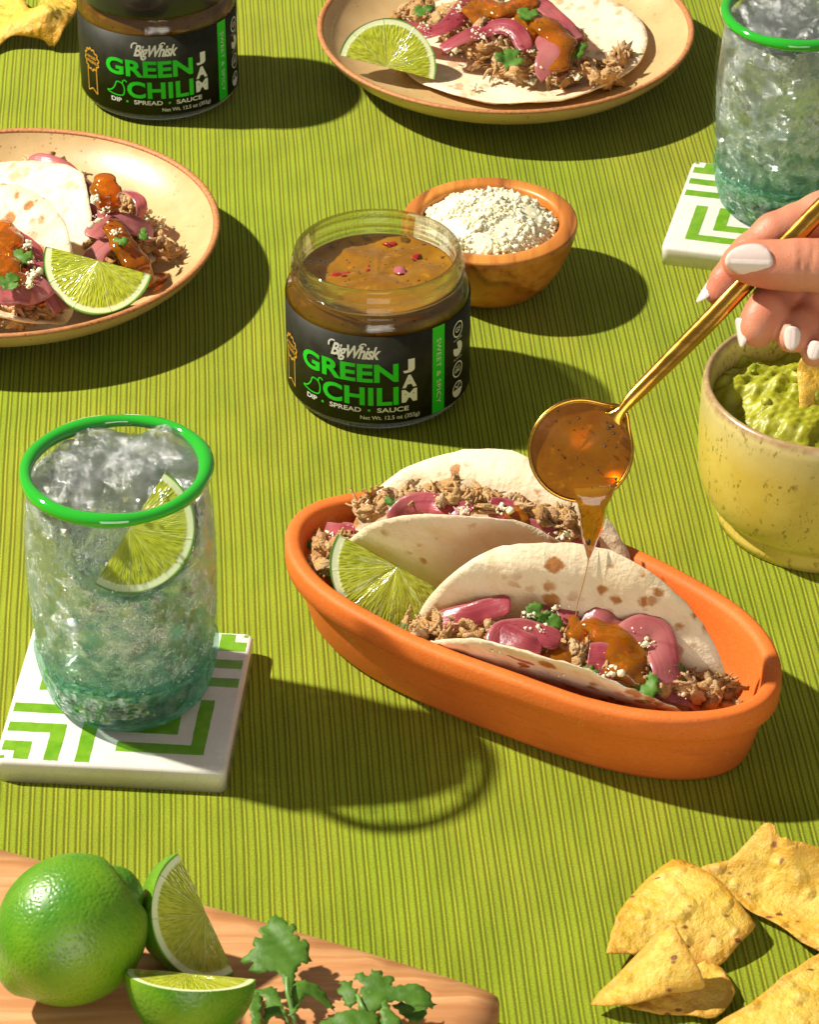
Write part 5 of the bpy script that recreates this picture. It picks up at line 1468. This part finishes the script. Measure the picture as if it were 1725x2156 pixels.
# ------------------------------------------------------------------ cutting board and cilantro
BO = [at(*q, .0165)[:2] for q in [(-300, 1700), (0, 1782), (463, 1908), (745, 1990), (960, 2056), (1027, 2079), (1048, 2092), (1053, 2105), (1048, 2128), (1010, 2260), (960, 2460), (-350, 2460)]]
BO = np.array(BO)
bo = []
for i in range(len(BO)):
    a_, b_ = BO[i], BO[(i + 1) % len(BO)]; kk = max(1, int(np.linalg.norm(b_ - a_) / .006))
    bo += [a_ + (b_ - a_) * q / kk for q in range(kk)]
BC = np.array([*np.mean(BO, 0), 0])
bd = MB().add(*sheet(bo, .012, lambda q: np.stack([q[:, 0], q[:, 1], np.full(len(q), .0092)], 1), .0180, jitter=.1, edge=.22, shrink=.62)).obj('cutting_board', M['board'], off=tuple(BC))
tag(bd, 'olive wood cutting board with the limes and cilantro at lower left', 'cutting board')

def zc(p): return at(p[0] * .4027 + 463.1, p[1] * .4027 + 1736.6, .021)
BIG = [(350, 850), (385, 835), (400, 765), (445, 712), (470, 716), (492, 690), (478, 655), (488, 640), (470, 600), (440, 608), (425, 580), (402, 582), (410, 555), (395, 535), (365, 545), (345, 520), (325, 515), (290, 503), (262, 510), (240, 530), (196, 545), (195, 572), (208, 585),
       (165, 590), (150, 610), (158, 640), (92, 680), (110, 700), (130, 710), (158, 705), (140, 738), (165, 752), (205, 765), (240, 762), (285, 765), (315, 775), (332, 800)]
def traced_leaf(root, poly, z, lift, seed, name='cilantro_leaf', mat='leaf', spacing=.0015, cupc=None):
    P = np.array([at(x * .4027 + 463.1, y * .4027 + 1736.6, z)[:2] for x, y in poly])
    cc_ = P.mean(0); rv = np.linalg.norm(P - cc_, axis=1); P = cc_ + (P - cc_) * ((rv / rv.max()) ** .35)[:, None] * 1.06
    Q = [P[0]]; L = 0
    for a_, b_ in zip(P, np.roll(P, -1, 0)):
        kk = max(1, round(np.linalg.norm(b_ - a_) / .0016))
        n_ = unit(np.array([b_[1] - a_[1], a_[0] - b_[0]]))
        for q_ in range(1, kk + 1):
            L += 1; Q.append(a_ + (b_ - a_) * q_ / kk + n_ * (.00045 if L % 2 else -.00025) * (1 if kk > 1 else .5))
    P = np.array(Q[:-1])
    c = P.mean(0); R = np.abs(P - c).max()
    def mp(q):
        d = q - c
        return np.stack([q[:, 0], q[:, 1], z + .6 * lift(d / R) + .0007 * wob(q, 60, seed, 2) + .0002 * wob(q, 240, seed + 1, 1)], 1)
    V, F = sheet(P, spacing, mp, .00035)
    base = np.array([*P[0]]); d_ = V[:, :2] - base; an = np.arctan2(d_[:, 1], d_[:, 0]); rr = np.linalg.norm(d_, axis=1)
    tone = np.abs(np.sin(an * 4.5 + seed)) * rr / .006
    tone = np.minimum(tone, .25 + np.abs(np.sin(an * 13 + rr * 300)) * .5)
    return MB().add(V, F).obj(name, M['leafv'], root, attr=np.clip(tone, 0, 1))
S1 = zc((370, 1010))
spr = thing('cilantro_sprig', 'cilantro sprig with one tall frilled leaf beside the lime wedges', 'cilantro', S1, 'cilantro sprigs on the cutting board')
traced_leaf(spr, BIG, .033, lambda d: .006 * d[:, 1] - .008 * d[:, 0] ** 2, 1)
traced_leaf(spr, [(352, 980), (362, 1035), (330, 1000), (300, 1000), (270, 1005), (235, 1040), (222, 1000), (232, 950), (225, 900), (205, 880), (180, 868), (195, 850), (160, 838), (150, 815), (195, 800), (220, 808), (245, 798), (268, 805), (290, 830), (310, 840), (330, 890)], .030, lambda d: .004 * d[:, 0] - .006 * d[:, 1] ** 2, 2)
traced_leaf(spr, [(360, 990), (372, 930), (360, 880), (375, 840), (400, 812), (440, 808), (480, 815), (520, 815), (560, 845), (590, 880), (606, 905), (600, 930), (560, 925), (520, 905), (470, 893), (430, 900), (412, 930), (400, 985)], .030, lambda d: -.003 * d[:, 0] - .005 * d[:, 0] ** 2, 3)
traced_leaf(spr, [(140, 890), (190, 870), (228, 890), (230, 940), (222, 1000), (215, 1060), (170, 1055), (150, 1000)], .0215, lambda d: .0 * d[:, 0], 9)
stp = spline(np.array([at(463.1 + x * .4027, 1736.6 + y * .4027, z) for x, y, z in [(350, 800, .034), (352, 870, .033), (372, 950, .030), (388, 1030, .026), (395, 1120, .021)]]), 8)
MB().add(*tube(stp, .0009, 8)).obj('stem', M['stem'], spr)
S2 = zc((800, 930))
spr2 = thing('cilantro_sprig', 'cilantro sprig of overlapping leaves at the right of the cutting board', 'cilantro', S2, 'cilantro sprigs on the cutting board')
traced_leaf(spr2, [(720, 930), (730, 890), (718, 860), (740, 830), (700, 800), (712, 778), (745, 775), (765, 792), (790, 760), (815, 770), (838, 762), (848, 785), (880, 780), (915, 782), (920, 800), (905, 825), (880, 845), (935, 832), (985, 832), (1020, 828), (1060, 835), (1085, 850), (1108, 870), (1100, 888), (1122, 905), (1100, 928), (1060, 930), (1020, 938), (970, 925), (920, 930), (880, 940), (840, 965), (790, 975), (740, 960)], .034, lambda d: -.004 * d[:, 0] ** 2 + .003 * d[:, 1], 5)
traced_leaf(spr2, [(605, 870), (600, 850), (625, 840), (620, 815), (650, 808), (668, 820), (690, 812), (705, 835), (700, 860), (735, 870), (730, 910), (715, 940), (680, 958), (650, 940), (630, 900)], .029, lambda d: .003 * d[:, 0], 6)
traced_leaf(spr2, [(500, 1025), (530, 1005), (560, 1000), (600, 975), (650, 965), (700, 958), (760, 965), (820, 975), (835, 1000), (830, 1050), (760, 1090), (650, 1100), (560, 1070)], .036, lambda d: -.004 * d[:, 0] ** 2, 7)
traced_leaf(spr2, [(830, 975), (850, 930), (875, 925), (890, 950), (905, 975), (935, 995), (960, 1030), (940, 1080), (870, 1080), (835, 1040)], .036, lambda d: .003 * d[:, 1], 8)
traced_leaf(spr2, [(905, 945), (950, 928), (1020, 935), (1085, 925), (1092, 970), (1080, 1010), (1040, 1040), (990, 1035), (950, 1000)], .025, lambda d: .0 * d[:, 1], 10)
stp = spline(np.array([at(463.1 + x * .4027, 1736.6 + y * .4027, z) for x, y, z in [(720, 890, .034), (750, 960, .034), (800, 1010, .030), (840, 1080, .024)]]), 8)
MB().add(*tube(stp, .0008, 8)).obj('stem', M['stem'], spr2)

# ------------------------------------------------------------------ corn chips
def chip(label, pts, extra=(), seed=0, thick=.0011, amp=.0003, group='corn chips scattered on the cloth', per=3):
    """pts: (px, py, z) round the edge; extra: inner points that shape the bend"""
    W = np.array([at(*p) for p in pts]); E = np.array([at(*p) for p in extra]).reshape(-1, 3)
    ring = spline(W, per, True)
    r = np.random.default_rng(seed)
    ring[:, :2] += r.normal(size=(len(ring), 2)) * .00025
    A = np.concatenate([ring, E]) if len(E) else ring
    hf = tps(A[:, :2], A[:, 2])
    def mp(q):
        return np.stack([q[:, 0], q[:, 1], hf(q) + amp * wob(q, 45, seed, 3) + .0003 * wob(q, 130, seed + 1, 2) + .0002 * wob(q, 340, seed + 2, 2)], 1)
    c = W.mean(0); c[2] = W[:, 2].min()
    V, F = sheet(ring[:, :2], .0018, mp, thick, edge=1.2, shrink=.4)
    o = MB().add(V, F).obj('corn_chip', M['chip'], off=tuple(c), attr=np.clip(1 - seg_dist(V[:, :2], ring[:, :2]) / .006, 0, 1))
    return tag(o, label, 'chip', group)
chip('large curled corn chip at the right edge, farthest of the pile', [(1476, 1829, .010), (1536, 1812, .012), (1581, 1765, .020), (1612, 1733, .026), (1640, 1748, .026), (1665, 1768, .025), (1720, 1782, .022), (1790, 1800, .018), (1850, 1880, .012), (1800, 2010, .008), (1717, 1998, .006), (1636, 1945, .004), (1566, 1910, .004)],
     [(1640, 1800, .015), (1620, 1850, .008), (1690, 1880, .007)], 1)
chip('square puffed corn chip behind the folded one', [(1397, 1822, .009), (1424, 1812, .012), (1455, 1818, .013), (1506, 1846, .014), (1566, 1911, .011), (1591, 1949, .007), (1556, 1990, .006), (1512, 2034, .003), (1440, 2030, .003), (1370, 2018, .004), (1320, 2008, .006), (1279, 2005, .006), (1288, 1965, .008), (1310, 1911, .009), (1350, 1866, .009)],
     [(1440, 1920, .012)], 2)
chip('pale corn chip lying under the folded one', [(1461, 1998, .003), (1506, 2026, .003), (1550, 2089, .003), (1506, 2143, .003), (1450, 2136, .003), (1391, 2132, .003), (1319, 2119, .003), (1380, 2060, .003)], [], 3, amp=.0006)
chip('small triangular folded corn chip in front of the square one', [(1410, 1940, .024), (1428, 1955, .025), (1460, 2010, .020), (1486, 2074, .012), (1470, 2086, .010), (1415, 2091, .010), (1330, 2113, .008), (1243, 2113, .004), (1300, 2058, .009), (1360, 1990, .017)], [], 4, per=2)
chip('corn chip cut off by the bottom right corner', [(1760, 1985, .012), (1725, 2009, .012), (1651, 2056, .012), (1581, 2113, .010), (1505, 2160, .006), (1480, 2230, .004), (1700, 2280, .006), (1850, 2150, .008)], [(1690, 2130, .013)], 5)
chip('broken corn chip on the cloth at the top left corner', [(166, 14, .012), (150, 40, .014), (131, 66, .013), (118, 92, .006), (104, 96, .004), (66, 78, .008), (23, 76, .008), (0, 96, .004), (-40, 110, .004), (-60, 40, .008), (-20, -20, .010), (20, -30, .012), (52, 2, .014), (60, 16, .016), (80, 14, .016), (95, -20, .014), (140, -25, .012)], [(90, 50, .017), (30, 30, .012)], 6)
ck = at(1756, 812, .068)
def up_map(q):
    a_ = np.outer(q[:, 0], unit([.95, .30, .0])) + np.outer(q[:, 1], unit([-.1, .55, .80]))
    return ck + a_ + np.outer(.0012 * wob(q, 40, 3, 2) - 2.0 * q[:, 0] ** 2, unit([0, -.8, .5]))
OUTC = spline(np.array([(-.0155, -.019), (-.0165, .004), (-.014, .0145), (-.004, .0165), (.012, .015), (.03, .012), (.03, -.02), (.0, -.022)]), 4, True)
o = MB().add(*sheet(OUTC, .0026, up_map, .0016)).obj('corn_chip', M['chip'], off=tuple(ck))
tag(o, 'pale corn chip stuck upright in the guacamole', 'chip')

# ------------------------------------------------------------------ spoon
S0 = at(1215, 1305, .045)
lo_, hi_ = 0., .3
for _ in range(50):
    mid = (lo_ + hi_) / 2; q = np.array([S0[0], S0[1], mid]) - CAM_C
    if 1078 - CAM_F * (q[1] * SP + q[2] * CP) / (q[1] * CP - q[2] * SP) > 948: lo_ = mid
    else: hi_ = mid
S0 = np.array([S0[0], S0[1], mid]); ZS = depth_of(S0); S0 = at_depth(1224, 948, ZS)
def vp(px, py, d=0.0): return at_depth(px, py, ZS - d)
spoon = thing('spoon', 'gold spoon held over the dish, dripping pepper jam', 'spoon', S0)
PXM = CAM_F / ZS
RS = 108 / PXM
n1, n2 = 80, 16; V = []; F = []
hdir = math.radians(44)
for side in (0, 1):
    for k in range(n2 + 1):
        q = k / n2
        for j in range(n1):
            t = 2 * PI * j / n1
            da = abs((t - hdir + PI) % (2 * PI) - PI)
            rr = RS * (1 + .16 * math.exp(-(da / .26) ** 2)) * q
            dep = .0095 * (1 - q * q) * (1 if q < 1 else 0) - .0016 * math.exp(-(da / .26) ** 2) * q
            off_ = (.0011 if side else 0) * (1 if q < 1 else .9)
            V.append(S0 + rr * math.cos(t) * VR + rr * math.sin(t) * VU * .985 - VN * (dep + off_))
    base = side * (n2 + 1) * n1
    for k in range(n2):
        for j in range(n1):
            j2 = (j + 1) % n1; f = (base + k * n1 + j, base + k * n1 + j2, base + (k + 1) * n1 + j2, base + (k + 1) * n1 + j)
            F.append(f if side == 0 else f[::-1])
e0, e1 = n2 * n1, (2 * n2 + 1) * n1
for j in range(n1):
    j2 = (j + 1) % n1; F.append((e0 + j, e0 + j2, e1 + j2, e1 + j))
MB().add(V, F).obj('spoon_bowl', M['gold'], spoon)
rimp = np.array([S0 + RS * (1 + .16 * math.exp(-(abs((t - hdir + PI) % (2 * PI) - PI) / .26) ** 2)) * (math.cos(t) * VR + .985 * math.sin(t) * VU) + VN * (.0016 * math.exp(-(abs((t - hdir + PI) % (2 * PI) - PI) / .26) ** 2) - .0005) for t in np.linspace(0, 2 * PI, 100)])
MB().add(*tube(rimp, .00085, 8, False)).obj('spoon_rim', M['gold'], spoon)
hp = spline(np.array([vp(1292, 884, .001), vp(1310, 864, .0022), vp(1335, 835, .0024), (vp(1400, 770, .0015)), vp(1502, 668, .0), vp(1590, 575, .0), vp(1660, 512, .0), vp(1725, 445, .0), vp(1800, 375, .0), vp(1900, 285, 0)]), 10)
m = len(hp); tt = np.linspace(0, 1, m)
wr = np.interp(tt, [0, .05, .11, .16, .24, .40, .6, 1], [.0046, .0030, .0020, .0022, .0030, .0038, .0041, .0039])
dr = np.interp(tt, [0, .05, .11, .18, .30, 1], [.0010, .0012, .0013, .0016, .0028, .0030])
T = np.gradient(hp, axis=0); T /= np.linalg.norm(T, axis=1, keepdims=True); V = []; F = []; nn = 16
for i in range(m):
    s_ = unit(np.cross(T[i], VN)); u_ = np.cross(s_, T[i])
    for j in range(nn):
        a = 2 * PI * j / nn; V.append(hp[i] + s_ * wr[i] * math.cos(a) + u_ * dr[i] * math.sin(a))
for i in range(m - 1):
    for j in range(nn): F.append((i * nn + j, i * nn + (j + 1) % nn, (i + 1) * nn + (j + 1) % nn, (i + 1) * nn + j))
F += [tuple(range(nn - 1, -1, -1)), tuple((m - 1) * nn + j for j in range(nn))]
MB().add(V, F).obj('handle', M['gold'], spoon)
# jam pooled in the spoon
V = []; F = []; n1, n2 = 72, 14
for k in range(n2 + 1):
    q = k / n2
    for j in range(n1):
        t = 2 * PI * j / n1; rr = RS * .955 * q * (1 + .07 * math.exp(-(abs((t - hdir + PI) % (2 * PI) - PI) / .3) ** 2))
        sag = -.0030 * (1 - q * q) * (.35 + .65 * (.5 + .5 * math.sin(t))) - .0012 * (1 - q ** 6) * 0 
        lowb = .0022 * math.exp(-((math.sin(t) + 1) / .5) ** 2) * q
        V.append(S0 + rr * math.cos(t) * VR + rr * math.sin(t) * VU - VN * (.0009 - .0003 * (1 - q * q) + .0002 * q * math.sin(t) * (1 - q ** 4) - lowb + .0002 * math.sin(5 * t) * q))
for k in range(n2):
    for j in range(n1):
        j2 = (j + 1) % n1; F.append((k * n1 + j, k * n1 + j2, (k + 1) * n1 + j2, (k + 1) * n1 + j))
MB().add(V, F).obj('jam', M['spoonjam'] if 'spoonjam' in M else M['jam'], spoon)
# flecks in it
fb = MB(); V0, F0 = ico(1)
for px, py, s in [(1289, 898, .0010), (1282, 903, .0007), (1293, 913, .0007), (1275, 940, .0006), (1298, 942, .0006), (1219, 881, .0006), (1165, 938, .0005), (1298, 1008, .0006), (1247, 1028, .0007), (1200, 890, .0005), (1215, 965, .0004), (1260, 990, .0005)]:
    fb.add(V0 * s * [1.2, .8, .8] + vp(px, py, .0008), F0)
fb.obj('herb_flecks', M['speck'], spoon, kind='stuff')
# the falling drip
rows = [(1006, 1188, 1302), (1026, 1196, 1297), (1046, 1208, 1290), (1062, 1217, 1281), (1080, 1221, 1278), (1100, 1222, 1274), (1120, 1224, 1268), (1138, 1227, 1259), (1152, 1231, 1254), (1163, 1234, 1249), (1171, 1236, 1245), (1176, 1238, 1242), (1186, 1237.5, 1240), (1210, 1232.5, 1234.6), (1240, 1225, 1227), (1270, 1216, 1217.8), (1298, 1212, 1213.8)]
V = []; F = []; nn = 16; ytop = 1046
for py, x0, x1 in rows:
    tz = (py - ytop) / (1300 - ytop)
    # below the lip the jam falls straight down, so its depth from the camera grows only a little
    c = vp((x0 + x1) / 2, py, -.0006 if py < 1010 else .0006)
    if py >= ytop:
        base = vp(1249, ytop, .0010)
        lo_, hi_ = 0., .25
        for _ in range(40):
            mid = (lo_ + hi_) / 2; q = np.array([base[0], base[1], mid]) - CAM_C
            if 1078 - CAM_F * (q[1] * SP + q[2] * CP) / (q[1] * CP - q[2] * SP) > py: lo_ = mid
            else: hi_ = mid
        c = at((x0 + x1) / 2, py, mid)
    w = (x1 - x0) / 2 / PXM; dd = min(w * .8, .0026) if py > ytop else (.0004 if py < 1010 else .0012)
    for j in range(nn):
        a = 2 * PI * j / nn; V.append(c + VR * w * math.cos(a) + unit([0, 1, .2]) * dd * math.sin(a))
m = len(rows)
Vs = np.array(V).reshape(m, nn, 3)
for i in range(m - 1):
    for j in range(nn): F.append((i * nn + j, i * nn + (j + 1) % nn, (i + 1) * nn + (j + 1) % nn, (i + 1) * nn + j))
F += [tuple(range(nn)), tuple((m - 1) * nn + j for j in range(nn))[::-1]]
dp = MB().add(V, F).obj('jam_drip', M['drip'], spoon)
fb = MB().add(V0 * [.0010, .0006, .0018] + at_depth(1240, 1142, depth_of(Vs[7].mean(0)) - .0024), F0)
fb.obj('pepper_seed', M['speck'], spoon)

# ------------------------------------------------------------------ hand
def hz(x, y): return 1389.3 + x * .2417, 347.3 + y * .2417
def hv(x, y, d): return vp(*hz(x, y), d)          # from the close-up view of the hand, d metres in front of the spoon
u_ = .2417 / PXM
fingers = {
 'thumb': [(hv(705, 840, .0105), .0074), (hv(820, 850, .0115), .0084), (hv(990, 868, .0120), .0094), (hv(1180, 872, .0125), .0099), (hv(1290, 868, .0130), .0097), (hv(1480, 880, .0120), .0105), (hv(1700, 930, .0080), .0130), (hv(1950, 1000, -.004), .0160)],
 'index': [(hv(505, 1108, -.0045), .0052), (hv(585, 1010, -.0050), .0066), (hv(700, 880, -.0060), .0072), (hv(800, 770, -.0065), .0076), (hv(1010, 600, -.0080), .0085), (hv(1180, 540, -.0085), .0086), (hv(1420, 440, -.0090), .0092), (hv(1750, 330, -.0100), .0105), (hv(2050, 330, -.0140), .0130)],
 'middle': [(hv(845, 1440, .0030), .0070), (hv(885, 1370, .0025), .0079), (hv(945, 1270, .0010), .0084), (hv(1010, 1180, -.0040), .0085), (hv(1130, 1090, -.0100), .0086), (hv(1380, 900, -.0190), .0092), (hv(1750, 700, -.0220), .0105), (hv(2080, 600, -.0220), .0135)],
 'ring': [(hv(1145, 1500, .0060), .0060), (hv(1190, 1465, .0050), .0068), (hv(1250, 1400, .0020), .0075), (hv(1310, 1300, -.0060), .0082), (hv(1460, 1150, -.0150), .0088), (hv(1760, 1000, -.0210), .0105), (hv(2080, 880, -.0210), .0135)],
 'pinky': [(hv(1350, 1640, .0075), .0052), (hv(1400, 1600, .0065), .0060), (hv(1450, 1530, .0040), .0066), (hv(1500, 1420, -.0040), .0072), (hv(1640, 1290, -.0110), .0080), (hv(1880, 1200, -.0150), .0098), (hv(2100, 1130, -.0160), .0125)],
}
palm = [(hv(2050, 330, -.0140), hv(2080, 1130, -.0140), .0140, .0140), (hv(1950, 1000, -.004), hv(2350, 1000, -.012), .0165, .0200), (hv(2080, 600, -.020), hv(2450, 850, -.018), .0160, .0210), (hv(2080, 1000, -.018), hv(2450, 900, -.018), .0150, .0210), (hv(2450, 880, -.016), hv(2900, 900, -.016), .0215, .0240), (hv(2900, 900, -.016), hv(3700, 980, -.020), .0240, .0300), (hv(1440, 1180, -.006), hv(1800, 1080, -.008), .0090, .0140)]
allc = []
for nm, ch_ in fingers.items(): allc.append([(ch_[i][0], ch_[i + 1][0], ch_[i][1], ch_[i + 1][1]) for i in range(len(ch_) - 1)])
fac = {'thumb': .0045}
def hand_f(P):
    out = None
    for nm, caps_ in zip(fingers, allc):
        d = None
        for a, b_, ra, rb in caps_:
            x = sd_caps(P, a, b_, ra, rb); d = x if d is None else smin(d, x, .0030)
        out = d if out is None else smin(out, d, .0010)
    for a, b_, ra, rb in palm: out = smin(out, sd_caps(P, a, b_, ra, rb), .0080)
    # creases over the knuckles of the thumb
    X = (P - S0) @ VR; Y = (P - S0) @ VU; D = (P - S0) @ VN
    for cx_, tilt in ((1205, .05), (1255, -.03), (1300, .10)):
        c = hv(cx_, 860, .012) - S0; s = np.abs(X - c @ VR - tilt * (Y - c @ VU))
        out = out + .0011 * np.exp(-(s / .0008) ** 2) * (D > .012) * np.exp(-((Y - c @ VU) / .008) ** 2)
    return out + .00022 * wob(P, 75, 4, 2)
pts_ = np.array([q[0] for c in fingers.values() for q in c] + [q for c in palm for q in c[:2]])
V, F = surface_nets(hand_f, pts_.min(0) - .033, pts_.max(0) + .033, .0010)
V = np.asarray(V)
hb_ = bmesh.new()
for v in V: hb_.verts.new(v)
hb_.verts.ensure_lookup_table()
for f in F: hb_.faces.new([hb_.verts[i] for i in f])
for _ in range(3): bmesh.ops.smooth_vert(hb_, verts=hb_.verts[:], factor=.5, use_axis_x=True, use_axis_y=True, use_axis_z=True)
hb_.verts.index_update()
V = np.array([v.co[:] for v in hb_.verts]); F = [tuple(v.index for v in f.verts) for f in hb_.faces]; hb_.free()
person = MB().add(V, F).obj('person', M['skin'], off=tuple(hv(2450, 880, -.016)))
tag(person, 'hand with long pearly white nails holding the gold spoon', 'person')
pl = np.array(person.location)
def nail(C, ex, ey, L, W, H, free=.0):
    """almond shaped plate: ex along the finger towards the tip, ey across, bulging along ez"""
    ex = unit(ex); ey = unit(np.asarray(ey) - ex * (np.asarray(ey) @ ex)); ez = np.cross(ex, ey)
    th = np.linspace(0, 2 * PI, 49)[:-1]
    O = np.stack([np.sign(np.cos(th)) * np.abs(np.cos(th)) ** .85 * L / 2, np.sin(th) * W / 2 * (1 - .18 * np.cos(th))], 1)
    def mp(q):
        z = H * (1 - (q[:, 1] / (W / 2)) ** 2) - .10 * np.clip(q[:, 0], 0, 1) ** 2 / L - .06 * np.clip(-q[:, 0], 0, 1) ** 2 / L
        return np.asarray(C) + np.outer(q[:, 0], ex) + np.outer(q[:, 1], ey) + np.outer(z, ez)
    return MB().add(*sheet(O, L * .07, mp, .0007)).obj('fingernail', M['nail'], person, off=tuple(pl))
nail(hv(782, 828, .0182), -VR + .04 * VU - .10 * VN, -VU - .30 * VN, 410 * u_, 285 * u_, .0036)
nail(hv(428, 1105, -.0050), unit(-.50 * VR - .80 * VU + .1 * VN), unit(.30 * VR - .2 * VU + 1.0 * VN), 275 * u_, .0085, .0022)
nail(hv(735, 1460, .0030), unit(.15 * VR - .95 * VU + .15 * VN), unit(.35 * VR + .1 * VU + .9 * VN), 265 * u_, .0088, .0022)
nail(hv(1158, 1505, .0122), unit(-.05 * VR - .95 * VU - .25 * VN), unit(VR + .25 * VN), 215 * u_, 150 * u_, .0018)
nail(hv(1360, 1615, .0135), unit(-.30 * VR - .85 * VU - .2 * VN), unit(VR * .9 - .3 * VU + .2 * VN), 170 * u_, 140 * u_, .0016)

# ------------------------------------------------------------------ ice
ice(GL1, 41, 'lower left glass', avoid=[(GL1 + np.array([.0062 + x, -.0190, .0945 + z]), .0215) for x, z in ((.0, .0), (.010, .014), (-.006, -.010), (.014, .0), (.004, -.012))])
ice(GL2, 77, 'glass behind the hand')

for o in bpy.data.objects:
    if '_local' in o: del o['_local']
